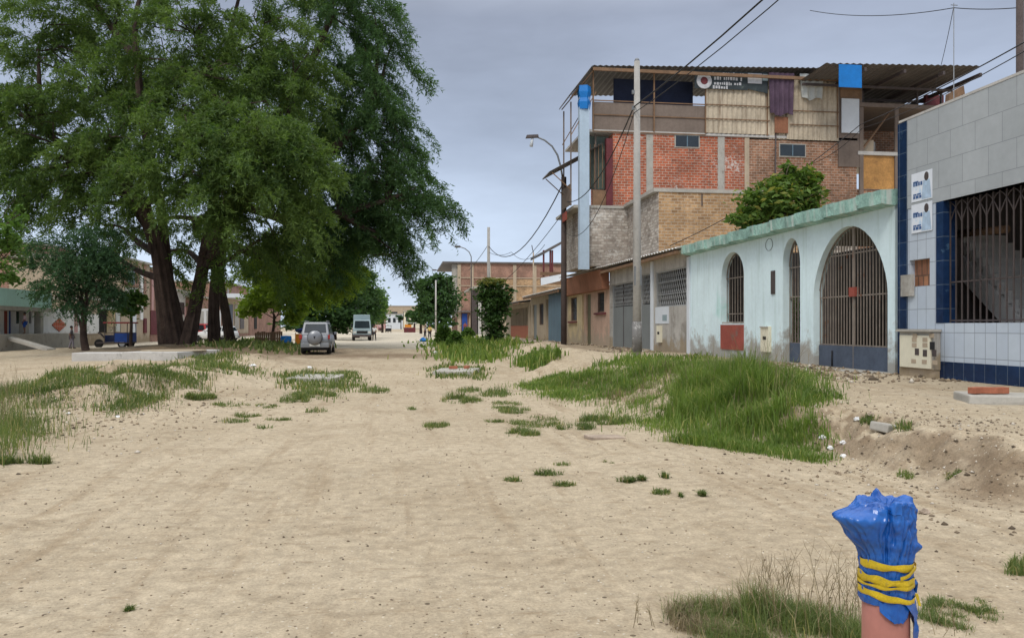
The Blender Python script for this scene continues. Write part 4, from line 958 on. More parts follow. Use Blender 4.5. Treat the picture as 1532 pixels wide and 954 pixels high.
# ---- far three storey brick building
t = thing('far_brick_building', 'three storey red brick building with white balconies at the far right side', 'building', (11, 140, .4))
YD = 138.0
def dX(px): return atY(px, 488, YD).x
def dZ(py): return atY(690, py, YD).z
MB().box(dX(688), dX(845), YD, YD + 22, dZ(417), dZ(394)).build('upper_wall', M['farbrick'], t)
MB().box(dX(688), dX(738), YD + .03, YD + 22, .2, dZ(417) - .02).build('lower_wall', M['farbrick'], t)
MB().box(dX(738) + .02, dX(845), YD + .03, YD + 22, .2, dZ(417) - .02).build('lower_wall', M['tanbrick'], t)
MB().box(dX(662), dX(845), YD - .4, YD + 22, dZ(394), dZ(391.5)).build('roof_slab', M['tingrey'], t)
for px in (687, 706, 732, 770, 800): MB().box(dX(px) - .3, dX(px) + .3, YD - .12, YD - .01, .3, dZ(395)).build('concrete_column', M['tanwall'], t)
for py in (416, 428): MB().box(dX(690), dX(845), YD - .1, YD - .02, dZ(py), dZ(py - 1.4)).build('concrete_beam', M['tanwall'], t)
for a, b in ((442, 418), (465, 446)):
    MB().box(dX(666), dX(688) - .02, YD + .5, YD + 18, dZ(a), dZ(a) + 1.6).build('balcony', M['whitepanel'], t)
MB().box(dX(676), dX(688) - .02, YD + .4, YD + .6, dZ(474), dZ(395)).build('front_pier', M['cement'], t)
MB().corr((dX(672), YD - 1, dZ(467)), (dX(722) - dX(672), 0, 0), (0, 1.2, .3), .6, .05).build('awning_sheet', M['tingrey'], t)
MB().box(dX(691), dX(699), YD - .2, YD - .05, .4, dZ(469)).build('shop_door', M['blue'], t)
MB().box(dX(702), dX(710), YD - .2, YD - .05, .4, dZ(471)).build('shop_opening', M['tanwall'], t); MB().box(dX(713), dX(722), YD - .2, YD - .05, .4, dZ(470)).build('shop_opening', M['whitepanel'], t)
t = thing('grey_column_house', 'narrow grey concrete house front beside the leafy columnar tree', 'house', (9.8, 96, .4))
for px, w_, zt_, mt_ in ((711, .7, 434, 'steel'), (717, .5, 440, 'concrete_light'), (726, .6, 448, 'concrete')):
    p = atY(px, 488, 96); MB().box(p.x - w_ / 2, p.x + w_ / 2, 96, 96.4, .2, atY(px, zt_, 96).z).build('column', M[mt_], t)
MB().box(atY(712, 0, 96).x + .4, atY(760, 0, 96).x, 96.5, 108, .2, atY(711, 432, 96).z).build('wall', M['tanwall'], t)
MB().box(atY(706, 0, 96).x, atY(760, 0, 96).x, 95.6, 108, atY(711, 432, 96).z + .01, atY(711, 429, 96).z).build('roof_slab', M['concrete'], t)

# ================================================================== left side houses
LX = -24.0; ml = lambda u, z, dp=0: (LX - dp, u, z)
def ly(px, X=LX): return atX(px, 488, X).y
def lz(px, py, X=LX): return atX(px, py, X).z
def lpanel(px0, px1, z0, z1, dp, d, X=LX):
    a, b = ly(px0, X), ly(px1, X); a, b = min(a, b), max(a, b)
    return MB().box(X - dp - d, X - dp, a, b, z0, z1)
t = thing('concrete_platform', 'raised bare concrete platform in front of the white wall at left', 'platform', (-23, 54, 0))
pz = lz(60, 499, -22.5)
MB().box(LX - .5, -22.5, ly(-30, -22.5), ly(126, -22.5), -.2, pz).build('platform_block', M['concrete'], t, bevel=.03)
mb = MB(); q0, q1 = at(-5, 500, 47), at(70, 522, 44); mb.slab((q0.x, q0.y, pz), (q0.x + .35, q0.y + .3, pz), (q1.x + .35, q1.y + .3, Hs(q1.x, q1.y) + .05), (q1.x, q1.y, Hs(q1.x, q1.y) + .05), .15); mb.build('platform_ramp', M['concrete'], t)
t = thing('aqua_balcony_house', 'pale aqua upper storey house on grey columns at far left', 'house', (LX, 50, 0))
lpanel(-60, 56, lz(40, 460), lz(40, 436), -.9, .2).build('balcony_parapet', M['mint'], t)
MB().box(LX - 6, LX + .9, ly(-60), ly(56), lz(40, 460) - .25, lz(40, 460) - .01).build('balcony_slab', M['concrete'], t)
lpanel(-60, 30, lz(40, 440), lz(20, 385), 1.2, .2).build('upper_wall', M['mint'], t)
lpanel(30, 36, lz(34, 449), lz(34, 441), -.92, .02).build('parapet_vent', M['steel'], t)
for px in (19, 42): u = ly(px); MB().box(LX + .45, LX + .85, u - .2, u + .2, pz, lz(40, 460) - .26).build('column', M['concrete'], t)
mb = MB(); wall(mb, ml, ly(-60), ly(56), pz - .3, lz(40, 460) - .26, [dict(u0=ly(24), u1=ly(47), z0=lz(35, 484), z1=lz(35, 463)), dict(u0=ly(-3), u1=ly(9), z0=lz(3, 464), z1=lz(3, 458) + .0)], .2); mb.build('lower_wall', M['white'], t)
lpanel(24, 47, lz(35, 484), lz(35, 463), .15, .05).build('window', M['glass'], t)
lpanel(6, 10.5, pz, lz(8, 465), -.02, .018).build('painted_stripe', M['redpanel'], t)
lpanel(13, 15, pz, lz(14, 465), -.04, .03).build('painted_stripe', M['blue'], t)
t = thing('white_striped_wall', 'white painted wall with red stripe and orange red brick diamond', 'wall', (LX, 57, 0))
lpanel(56.5, 122, .0, lz(90, 463), 0, .2).build('wall', M['white'], t)
lpanel(59, 64, pz, lz(62, 463), -.02, .018).build('painted_stripe', M['redpanel'], t)
lpanel(111, 116, pz, lz(113, 463), -.02, .018).build('painted_stripe', M['pink'], t)
cy, cz = ly(88), lz(88, 486); ry, rz = ly(97) - cy, lz(88, 476) - cz; mb = MB(); st = 5
for i in range(-st, st + 1):
    h_ = rz * (st + 1 - abs(i)) / (st + 1); mb.box(LX + .002, LX + .045, cy + ry * (i - .5) / st, cy + ry * (i + .5) / st - .001, cz - h_, cz + h_)
mb.build('brick_diamond', M['diamond'], t)
MB().hexa([(LX - 4, ly(45), lz(62, 455)), (LX + .4, ly(45), lz(62, 462)), (LX + .4, ly(84), lz(62, 462)), (LX - 4, ly(84), lz(62, 455))], [(LX - 4, ly(45), lz(62, 454)), (LX + .4, ly(45), lz(62, 461)), (LX + .4, ly(84), lz(62, 461)), (LX - 4, ly(84), lz(62, 454))]).build('roof_sheet', M['tinpale'], t)
def lefthouse(name, label, px0, px1, pyt, wallm, wins=(), X=LX, depth=9, roofm='concrete', extra=()):
    a, b = ly(px0, X), ly(px1, X); zt_ = lz((px0 + px1) / 2, pyt, X)
    t = thing(name, label, 'house', (X, (a + b) / 2, 0))
    MB().box(X - depth, X, a, b, -.2, zt_).build('wall', M[wallm], t)
    MB().box(X - depth, X + .3, a - .1, b + .1, zt_ + .002, zt_ + .2).build('roof_slab', M[roofm], t)
    for q_, (p0, p1, y0_, y1_, nm, mt_) in enumerate(wins):
        lpanel(p0, p1, lz((p0 + p1) / 2, y0_, X), lz((p0 + p1) / 2, y1_, X), -.06 - .012 * q_, .058 + .012 * q_, X).build(nm, M[mt_], t)
    return t
lefthouse('brick_back_house', 'two storey brick house with pale parapet behind the aqua balcony', 15, 62, 380, 'farbrick', [(46, 50, 410, 398, 'window', 'glass'), (36, 41, 410, 398, 'window', 'glass'), (34, 62, 406, 404, 'floor_band', 'concrete_light'), (48, 50, 440, 384, 'pier', 'concrete_light')], X=-33)
lefthouse('brick_back_house', 'taller brick house with pink topped wall half hidden by the small dark tree', 63, 112, 372, 'farbrick', [(63, 112, 376, 372, 'parapet_band', 'pink'), (52 + 14, 72, 418, 400, 'window', 'glass')], X=-34)
lefthouse('yellow_door_house', 'tan single storey house with yellow framed dark doorway and white awnings', 124, 180, 450, 'tanwall', [(148, 159, 497, 463, 'doorway', 'dark'), (158.5, 161, 499, 462, 'door_frame', 'yellowwall'), (161, 171, 488, 463, 'window_surround', 'yellowwall'), (172, 178, 496, 468, 'shutter', 'cloth'), (124, 146, 499, 470, 'plaster_patch', 'white')])
aw = MB().box(LX + .07, LX + 1.3, ly(149), ly(168), lz(158, 463), lz(158, 460)).build('awning', M['whitepanel']); tag(aw, 'short white awning above the yellow framed doorway', 'awning')
lefthouse('brick_column_house', 'two storey brick house with cream columns left of the big trunk', 181, 224, 392, 'tanwall', [(183, 207, 428, 396, 'brick_upper', 'farbrick'), (214, 218, 462, 396, 'brick_upper', 'farbrick'), (209, 213, 478, 405, 'pier', 'white'), (186, 206, 440, 430, 'floor_band', 'concrete_light'), (190, 200, 425, 405, 'window', 'glass'), (214, 218, 498, 476, 'door', 'darkred'), (196, 202, 497, 470, 'door', 'whitepanel')])
lefthouse('maroon_shop_house', 'maroon ground floor house with pale slatted balcony beside the big trunk', 225, 246, 405, 'farbrick', [(225, 246, 500, 465, 'shop_front', 'darkred'), (226, 229, 464, 415, 'pier', 'pink'), (233, 236, 464, 415, 'pier', 'pink'), (240, 243, 464, 415, 'pier', 'pink')])
lefthouse('olive_wall_house', 'low dull grey house seen between the trunk forks', 247, 290, 436, 'cement', [(262, 275, 470, 452, 'window', 'glass'), (250, 258, 500, 470, 'door', 'steel'), (276, 289, 496, 458, 'painted_front', 'pink')], X=-25)
lefthouse('grey_shutter_house', 'low house with grey shutters seen between the leaning trunks', 291, 331, 447, 'farbrick', [(291.5, 330, 499, 462, 'ground_floor_front', 'white'), (296, 304, 494, 465, 'shutter', 'cement'), (308, 318, 494, 465, 'shutter', 'cement')])
lefthouse('brick_top_house', 'brick topped house with white awning and dark shop fronts beyond the leaning trunk', 332, 372, 427, 'farbrick', [(332.5, 371, 499, 447, 'ground_floor_front', 'tanwall'), (340, 341, 440, 428, 'pier', 'concrete_light')])
for p0_, p1_, mt_ in ((334, 347, 'navysteel'), (350, 356, 'cement'), (358, 364, 'steel')):
    o = MB().box(LX + .075, LX + .14, ly(p0_), ly(p1_), lz(345, 492), lz(345, 455)).build('shop_front', M[mt_], bpy.data.objects['brick_top_house'])
aw = MB().box(LX + .15, LX + 2.2, ly(333), ly(356), lz(345, 447), lz(345, 441)).build('awning', M['whitepanel']); tag(aw, 'wide white shop awning under a brick upper storey', 'awning')
lefthouse('far_left_house', 'low brick house at the far left, beyond the lime tree', 373, 420, 448, 'farbrick', [(380, 384, 492, 470, 'door', 'dark')])
# far end of street
for i, (px, pyt, pyb, d, wm, mt_, lab) in enumerate(((608, 458, 487, 520, 26, 'tanwall', 'pale flat roofed building at the far end of the street'), (590, 470, 488, 430, 9, 'whitepanel', 'small white house far down the street'), (617, 466, 488, 380, 8, 'cream', 'small cream house beside the far road end'), (572, 474, 488, 470, 14, 'pink', 'low pinkish house far down the street'))):
    p = at(px, 488, d); t = thing('distant_house', lab, 'house', (p.x, p.y, 0)); zt_ = at(px, pyt, d).z
    MB().box(p.x - wm / 2, p.x + wm / 2, p.y, p.y + 10, -.3, zt_).build('wall', M[mt_], t)
    MB().box(p.x - wm / 2 - .3, p.x + wm / 2 + .3, p.y - .3, p.y + 10, zt_ + .01, zt_ + .4).build('roof_slab', M['concrete'], t)
    for k in range(3):
        x_ = p.x + wm * (k - 1) * .3; MB().box(x_ - wm * .08, x_ + wm * .08, p.y - .1, p.y - .01, zt_ * .45, zt_ * .75).build('window', M['glass'], t)
# ================================================================== trees
def big_tree(label, d, stems, clusters, lm, fr, bark='bark'):
    """stems: list of [(px,py)...], [radius px...] in the plane at depth d; limbs join the nearest stem end"""
    b0 = at(stems[0][0][0][0], stems[0][0][0][1], d); b0.z = Hs(b0.x, b0.y); k = d / F
    r = thing('algarrobo_tree', label, 'tree', b0); mb = MB(); ends = []
    for pts, rad in stems:
        off = random.uniform(-.6, .6); P = []
        for i, (px, py) in enumerate(pts):
            q = at(px, py, d + off * i); P.append(q)
        if pts[0][1] > 480: P[0].z = Hs(P[0].x, P[0].y) - .25
        gnarled(mb, P, [q * k for q in rad]); ends += P[2:]
    V = []
    for c in clusters:
        px, py, dd, rx, rz, n = c[:6]; n = int(n * 1.05); kk = (d + dd) / F
        c0 = at(px, py, d + dd); rr = (rx * kk, (c[6] if len(c) > 6 else rx) * kk, rz * kk)
        e0 = min(ends, key=lambda q: (q - c0).length + max(0, q.z - c0.z) * 2)
        pth = limb(mb, e0, c0, .15 + .015 * (c0 - e0).length, .04, .14, 8, .05, 7)
        v, P, out, Ls, dr = plumes(c0, rr, n, b0, fr); V.append(v)
        for i in range(0, len(P), 2):
            j = min(pth, key=lambda q: (q - Vector(P[i])).length); a = Vector(P[i] - out[i] * Ls[i] * .4); t_ = Vector(P[i] + out[i] * Ls[i] * .35 + np.array([0, 0, -1.]) * dr[i] * Ls[i] * .6)
            mb.tube([j, a, Vector(P[i]), t_], [.05, .035, .022, .008], 4)
    mb.build('trunk', M[bark], r); quads('crown', np.concatenate(V), M[lm], r); return r
FR = (2.8, .55, 12, .24, .06, 50)
big_tree('huge feathery algarrobo with thick forked trunk filling the left half of the view', 50,
    [([(258, 516), (247, 450), (236, 380), (214, 305), (165, 250)], [16.5, 11, 9.5, 8.5, 6]),
     ([(268, 512), (262, 470), (252, 420), (240, 300), (212, 170), (205, 90)], [12, 7.5, 6.5, 6, 5, 4]),
     ([(276, 516), (288, 470), (303, 400), (316, 330), (330, 225), (320, 120)], [14, 8.5, 7.5, 7, 6, 4]),
     ([(306, 385), (345, 320), (368, 255), (420, 200)], [9, 8, 7, 4]),
     ([(228, 345), (190, 290), (120, 240), (60, 190)], [9, 8, 6, 4])],
    [(60, 60, 1, 95, 60, 1500), (170, 40, 2, 90, 60, 1300), (290, 50, 0, 95, 60, 1400), (395, 60, 1, 80, 65, 1300), (60, -60, 1, 110, 60, 700), (230, -70, 1, 110, 60, 700), (380, -50, 1, 90, 60, 600),
     (40, 160, -2, 80, 50, 1100), (130, 130, 0, 75, 36, 700), (80, 215, -2, 85, 36, 1000), (20, 275, -1, 45, 30, 420), (250, 150, -3, 80, 30, 750), (335, 160, -4, 80, 34, 1000),
     (400, 190, -5, 75, 35, 1100), (445, 220, -4, 40, 28, 550), (300, 205, -5, 85, 30, 950), (385, 245, -5, 80, 36, 1100), (165, 205, -4, 60, 28, 550), (215, 240, -5, 60, 24, 500), (300, 262, -6, 75, 26, 800),
     (400, 290, -4, 55, 28, 650), (345, 310, -4, 45, 20, 350), (110, 262, -2, 60, 22, 500), (160, 290, -2, 40, 18, 220), (60, 260, -1, 50, 22, 320), (70, 300, -1, 60, 18, 260), (170, 310, 0, 30, 16, 130), (10, 230, 1, 50, 40, 400), (205, 340, 4, 34, 26, 240), (150, 335, 4, 40, 18, 160), (180, 372, 5, 30, 18, 120), (290, 345, 6, 36, 26, 260), (240, 385, 7, 40, 22, 160), (330, 385, 7, 30, 26, 220), (375, 350, 1, 45, 26, 420), (430, 345, 0, 40, 26, 350), (300, 110, -2, 90, 30, 700), (200, 90, -1, 80, 30, 600), (440, 110, 0, 45, 60, 700), (-40, 120, 0, 60, 120, 800), (440, 300, -2, 35, 26, 350), (100, 200, 5, 100, 60, 700), (250, 100, 6, 110, 70, 700), (390, 150, 6, 80, 80, 700), (190, 150, 4, 90, 50, 500)],
    'leaf_alg', FR)
big_tree('darker drooping algarrobo behind the huge one, its branches reaching over the street', 57,
    [([(322, 508), (320, 440), (324, 380), (345, 300), (400, 200), (450, 120)], [8.5, 6, 5.5, 6, 5.5, 5]),
     ([(345, 300), (420, 262), (500, 222), (560, 160)], [8, 7, 6, 4]), ([(345, 300), (430, 330), (510, 320), (580, 300)], [7, 6, 5, 3])],
    [(500, 20, 0, 75, 55, 1300), (560, 20, 0, 45, 40, 560), (520, -50, 0, 90, 50, 600), (480, 110, 1, 70, 50, 1100), (555, 95, 0, 45, 42, 700), (580, 160, 0, 40, 38, 620), (535, 190, 1, 60, 45, 1000), (500, 260, 1, 60, 55, 1100),
     (570, 240, 0, 52, 40, 900), (610, 258, 0, 32, 26, 330), (592, 305, 0, 42, 32, 500), (630, 288, -1, 38, 14, 330), (655, 295, -1, 18, 8, 140), (550, 320, 1, 45, 40, 700), (580, 352, 0, 30, 22, 280), (515, 335, 2, 45, 45, 800), (465, 340, 3, 55, 45, 900),
     (592, 378, 0, 18, 10, 90), (590, 55, 0, 22, 30, 220), (600, 210, 0, 24, 20, 220), (470, 200, 5, 80, 90, 900), (545, 130, 4, 60, 60, 600), (540, 280, 4, 60, 50, 600)],
    'leaf_alg_dark', (3.0, .62, 12, .25, .06, 50))
big_tree('slim leaning algarrobo with a bare dark trunk right of the forked one', 60,
    [([(348, 510), (338, 470), (328, 420), (333, 360), (350, 320)], [7, 5.5, 5, 5, 4.5]), ([(330, 360), (380, 380), (430, 390), (480, 395)], [6, 5, 4, 2])],
    [(420, 365, 2, 70, 32, 1000), (480, 375, 3, 50, 36, 800), (500, 402, 4, 38, 30, 520), (450, 408, 4, 50, 28, 600), (400, 390, 3, 45, 22, 400), (535, 365, 4, 36, 28, 420)],
    'leaf_lime', (2.0, .42, 12, .26, .07, 46))
b = at(410, 505, 68); b.z = Hs(b.x, b.y)
tree('lime_tree', 'small bright lime green tree beside a wooden fence beyond the big trunks', 'tree', b, .14, at(410, 470, 68),
     [blob(400, 445, 68, 36, 22, 1300), blob(382, 460, 68, 24, 16, 800), blob(432, 455, 68, 30, 20, 1100), blob(415, 422, 68, 34, 20, 1000), blob(445, 472, 68, 20, 12, 400), blob(445, 430, 68, 26, 18, 700)], 'leaf_lime', leaf=(.38, .2))
for i, (px, pb, d, cl, lm, lab) in enumerate((
    (500, 498, 90, [(480, 435, 40, 36, 1900), (515, 425, 34, 38, 1900), (500, 465, 46, 26, 2000), (455, 462, 34, 30, 1500), (470, 440, 30, 30, 1000), (440, 480, 26, 16, 700), (470, 482, 40, 16, 1300), (525, 482, 28, 16, 1000)], 'leaf_dark', 'dark bushy roadside tree behind the parked silver car'),
    (535, 497, 104, [(530, 430, 30, 34, 1700), (548, 450, 24, 30, 1500), (520, 472, 34, 22, 1400), (545, 412, 18, 18, 600), (545, 480, 20, 14, 700)], 'leaf_dark', 'deep green rounded tree just left of the pale truck'),
    (556, 495, 135, [(556, 440, 20, 28, 1300), (564, 458, 15, 26, 1000), (552, 474, 20, 18, 800)], 'leaf_mid', 'mid green tree at the end of the roadside row beyond the truck'),
    (572, 492, 190, [(571, 452, 9, 26, 800), (567, 472, 13, 16, 700)], 'leaf_mid', 'farthest tall tree of the roadside row on the left'))):
    b = at(px, pb, d); b.z = Hs(b.x, b.y)
    tree('roadside_tree', lab, 'tree', b, .28, at(px, 470, d), [blob(*c[:2], d, *c[2:]) for c in cl], lm, leaf=(.5, .26), group='roadside trees on the left')
b = at(655, 495, 122); b.z = .4
tree('roadside_tree', 'dark round tree on the right side of the street behind the thin pale pole', 'tree', b, .3, at(655, 470, 122),
     [blob(650, 437, 122, 27, 26, 1900), blob(665, 455, 122, 24, 30, 1900), blob(641, 458, 122, 19, 24, 1300), blob(660, 420, 122, 16, 13, 600), blob(655, 480, 122, 28, 13, 1000)], 'leaf_dark', leaf=(.55, .3))
for px, d, lab, s_ in ((620, 210, 'bushy tree beside the road far down on the right', 14), (588, 480, 'hazy distant tree at the far end of the street', 9), (630, 165, 'low dark tree above the orange stall', 14), (600, 420, 'small distant tree left of the pale houses', 6)):
    b = at(px, 488, d); b.z = 0
    tree('distant_tree', lab, 'tree', b, .3, at(px, 482, d), [blob(px - s_ * .4, 474, d, s_ * .7, s_ * .7, 260), blob(px + s_ * .4, 476, d, s_ * .7, s_ * .6, 260), blob(px, 468 if d < 300 else 473, d, s_ * .6, s_ * .5, 200)], 'leaf_dark' if d < 300 else 'leaf_blue', leaf=(.9, .5))
# small dark tree on the left with two stems
b = ghit(130, 523); 
d_ = (b - O3).dot(Vector((sin(TH), cos(TH), 0)))
r = tree('dark_small_tree', 'small dark blue green tree with thin bare trunk before the white striped wall', 'tree', b, .19, at(127, 462, d_),
     [blob(120, 385, d_, 52, 28, 420), blob(82, 412, d_, 32, 24, 260), blob(152, 412, d_, 36, 26, 280), blob(110, 437, d_, 42, 20, 260), blob(168, 392, d_, 24, 18, 130), blob(92, 372, d_, 32, 18, 170), blob(135, 355, d_, 32, 16, 150), blob(142, 458, d_, 28, 12, 90), blob(76, 442, d_, 20, 12, 70), blob(120, 410, d_, 60, 40, 300)],
     'leaf_blue', bark='bark', kind='frond', frond=(.75, .35, 12, .17, .05))
mb = MB(); limb(mb, at(128, 508, d_), at(104, 452, d_), .10, .06, .1, 8); mb.build('side_stem', M['bark'], r)
mb = MB()
# round clipped tree
b = ghit(196, 516, 0); b = at(196, 516, 52); b.z = Hs(b.x, b.y)
tree('clipped_tree', 'small round clipped tree with upright stem beside the blue mototaxi', 'tree', b, .11, at(196, 468, 52),
     [blob(196, 452, 52, 21, 20, 900), blob(192, 462, 52, 15, 14, 400), blob(202, 444, 52, 15, 10, 300)], 'leaf_mid', leaf=(.3, .12))
# branch of a tree rooted outside the frame on the left
b = at(-60, 525, 36); b.z = Hs(b.x, b.y)
tree('street_tree', 'leafy green branches reaching in at the left edge of the view', 'tree', b, .2, at(-50, 420, 36),
     [blob(-20, 340, 36, 45, 45, 900), blob(18, 372, 36, 24, 38, 420), blob(-30, 410, 36, 50, 30, 600), blob(30, 320, 36, 16, 18, 120), blob(16, 412, 36, 16, 16, 150), blob(-60, 330, 36, 60, 60, 700)], 'leaf_mid', leaf=(.3, .1))
# columnar ficus and shrubs on the right
b = ghit(738, 513); d_ = (b - O3).dot(Vector((sin(TH), cos(TH), 0)))
r = tree('columnar_ficus', 'dense columnar ficus with bushy top beside the low porch house', 'tree', b, .16, at(738, 480, d_),
     [blob(738, 436, d_, 24, 18, 1300), blob(738, 462, d_, 23, 22, 1500), blob(741, 488, d_, 18, 20, 1100), blob(725, 450, d_, 13, 16, 500), blob(752, 452, d_, 12, 16, 500), blob(742, 505, d_, 13, 10, 500), blob(760, 432, d_, 8, 6, 120)], 'leaf_ficus', leaf=(.26, .12))
P, D = cluster_points(tuple(at(735, 422, d_)), (24 * d_ / F, 24 * d_ / F, 7 * d_ / F), 420, .2); quads('new_growth', leaves(P, .3, .11), M['leaf_tip'], r)
for px, py, d, rx, rz, lab in ((664, 512, 66, 13, 17, 'rounded green shrub near the thin pale pole on the right'), (681, 520, 56, 12, 13, 'bushy shrub at the kerb just in front of the blue shop door'), (700, 508, 80, 10, 8, 'low shrub before the far brick building')):
    b = ghit(px, py); b = at(px, py, d); b.z = Hs(b.x, b.y); k = d / F
    r = thing('roadside_shrub', lab, 'shrub', b, group='shrubs along the right verge'); mb = MB()
    for _ in range(5): limb(mb, b, b + Vector((random.uniform(-.5, .5), random.uniform(-.5, .5), rz * k * 1.2)), .04, .012, .2, 5, 0, 5)
    mb.build('stem', M['bark_pale'], r)
    V = [cluster_points((b.x + dx * rx * k, b.y, b.z + rz * k * h_), (rx * k * .7, rx * k * .7, rz * k * .7), 420, .3)[0] for dx, h_ in ((-.4, .7), (.4, .8), (0, 1.3))]
    quads('foliage', leaves(np.concatenate(V), .28, .13), M['leaf_mid'], r)

# ================================================================== poles and wires
def pole(name, label, px, pb, pt, d, w0, w1, mt_, extra=None, base_z=None):
    b = at(px, pb, d); b.z = Hs(b.x, b.y) if base_z is None else base_z; zt = at(px, pt, d).z; k = d / F
    t = thing(name, label, 'pole', b)
    MB().tube([(b.x, b.y, b.z - .3), (b.x, b.y, (b.z + zt) / 2), (b.x, b.y, zt)], [w0 * k / 2, (w0 + w1) * k / 4, w1 * k / 2], 14).build('shaft', M[mt_], t)
    return t, b, zt
PX, PY = 7.4, 24.6
t, b, zt = pole('utility_pole', 'tall tapered concrete utility pole standing in the grass before the grey house', 953, 540, 92, 25.4, 13.5, 8.5, 'pole')
mb = MB(); mb.lathe((b.x, b.y, 0), [(.075, zt), (.085, zt + .02), (.06, zt + .08), (.02, zt + .1)], 10).build('pole_cap', M['lamp'], t)
mb = MB(); mb.lathe((b.x, b.y, 0), [(.165, b.z + .2), (.15, b.z + 1.15)], 14).build('painted_base', mat('worn_grey_base', (.17, .165, .16), .9, .25, 6, .3, 30, col2=(.42, .41, .39), c2t=.55, c2sc=5), t)
zc = at(953, 160, 25.4).z
mb = MB()
for dz in (0, .5): mb.box(b.x - .16, b.x - .08, b.y - .04, b.y + .04, zc - .1 + dz, zc + .02 + dz)
mb.box(b.x - .12, b.x + .12, b.y - .105, b.y - .085, b.z + 2.3, b.z + 2.9).build('pole_bracket', M['lamp'], t)
A1 = Vector((b.x - .1, b.y, zc)); 
t, b2, zt2 = pole('street_light_pole', 'dark street light pole with curved arm before the salmon house', 843.5, 517, 265, 42.9, 9, 8, 'darkpole', base_z=.42)
arm = [at(x, y, 42.9) for x, y in ((842, 268), (839, 250), (834, 232), (826, 219), (815, 210), (803, 205), (793, 203))]
MB().tube(arm, [.05, .05, .05, .045, .045, .04, .04], 8).build('lamp_arm', M['lamp'], t)
q = at(798, 204, 42.9); mb = MB(); mb.hexa([q + Vector((-.42, -.12, -.12)), q + Vector((.28, -.12, -.06)), q + Vector((.28, .12, -.06)), q + Vector((-.42, .12, -.12))], [q + Vector((-.36, -.09, .05)), q + Vector((.25, -.08, .1)), q + Vector((.25, .08, .1)), q + Vector((-.36, .09, .05))])
lh = mb.build('lamp_head', M['steel'], t, bevel=.02); MB().tube([q + Vector((-.05, 0, -.1)), q + Vector((-.12, 0, -.55))], [.06, .10], 8).build('lamp_cover', M['whitepanel'], lh)
A2 = Vector((b2.x, b2.y, at(843, 300, 42.9).z))
t, b3, zt3 = pole('utility_pole', 'distant concrete utility pole rising above the columnar ficus', 731, 508, 340, 80, 5.2, 4.2, 'pole', base_z=.4)
A3 = Vector((b3.x, b3.y, at(731, 368, 80).z))
t, _, _ = pole('thin_post', 'short thin post above the cream house roof', 798, 488, 378, 74, 2.6, 2, 'tanwall', base_z=.4)
mb = MB(); q = at(798, 378, 74); mb.tube([q, q + Vector((-.1, 0, .4)), q + Vector((-.15, 0, .7))], .04, 5).build('post_hook', M['steel'], t)
t, b5, zt5 = pole('street_light_pole', 'distant street light pole with curved arm left of the columnar ficus', 705, 505, 392, 97, 2.6, 1.8, 'darkpole', base_z=.4)
arm = [at(x, y, 97) for x, y in ((705, 394), (705, 384), (702, 377), (696, 372), (688, 369), (682, 369))]
MB().tube(arm, .06, 6).build('lamp_arm', M['lamp'], t); q = at(685, 369, 97); MB().box(q.x - .4, q.x + .3, q.y - .15, q.y + .15, q.z - .1, q.z + .12).build('lamp_head', M['steel'], t, bevel=.03)
t, b6, _ = pole('thin_pole', 'thin pale green pole at the right kerb before the dark round tree', 652, 499, 419, 105, 2.8, 2.0, 'concrete_light', base_z=.2)
t, b7, _ = pole('utility_pole', 'thick dark pole rising behind the tiled parapet at the top right corner', 1526, 200, -60, 22, 11.5, 10.5, 'darkpole', base_z=.4)
t, b8, zt8 = pole('antenna_mast', 'thin antenna mast standing on the roof behind the tiled wall', 1427, 170, 5, 30, 1.6, 1.2, 'lamp', base_z=.4)
mb = MB(); q = at(1427, 8, 30); mb.bar(q + Vector((-.12, 0, 0)), q + Vector((.15, 0, 0)), .015); mb.build('cross_piece', M['lamp'], t)
t, b9, zt9 = pole('street_light_pole', 'far street light on a thin arm above the dark round tree', 668, 495, 412, 190, 1.4, 1, 'lamp', base_z=.2)
mb = MB(); mb.tube([at(668, 413, 190), at(665, 406, 190), at(658, 404, 190), at(650, 404, 190)], .1, 5); mb.build('lamp_arm', M['lamp'], t)
q = at(651, 404, 190); MB().box(q.x - .7, q.x + .3, q.y - .2, q.y + .2, q.z - .15, q.z + .15).build('lamp_head', M['steel'], t, bevel=.04)
def cable(label, pts, r=.022, sag=None, n=14):
    mb = MB(); P = []
    for (a, b, s_) in zip(pts[:-1], pts[1:], sag or [.3] * (len(pts) - 1)):
        for i in range(n): u = i / n; P.append(Vector(a).lerp(Vector(b), u) - Vector((0, 0, 4 * s_ * u * (1 - u))))
    P.append(Vector(pts[-1])); mb.tube(P, r, 5, smooth=False); o = mb.build('overhead_cable', M['wire']); tag(o, label, 'cable', 'overhead cables'); return o
B0 = Vector((7.3, -8, 10.0))
cable('thick black cable coming in at the top and dropping to the dark street light pole', [B0, A1, A2], .021, [.9, 1.0])
cable('thinner cable strung just beneath the thick one from the top edge', [B0 + Vector((.1, 0, -.12)), A1 + Vector((0, 0, -.2)), A2 + Vector((0, 0, -1.6))], .013, [1.0, 1.6])
cable('black cable sagging from the street light pole to the distant utility pole', [A2 + Vector((0, 0, 1.0)), A3], .034, [2.3])
cable('fine wire dropping from the street light pole past the low canopy', [A2 + Vector((0, 0, -.6)), A3 + Vector((0, 0, -4.5))], .02, [.6])
cable('wire running from the distant utility pole down to the far left', [A3 + Vector((0, 0, .2)), at(700, 405, 105)], .03, [.2])
cable('loose wire sagging low between the distant pole and the terrace canopy', [A3 + Vector((0, 0, -.6)), at(765, 377, 74), at(815, 366, 62)], .02, [.3, .9])
S1 = at(1640, 2, 16)
cable('black cable crossing from upper right down to the tan brick wall', [S1, at(1288, 186, 34.5), at(1002, 368, 34.7)], .018, [.15, .4])
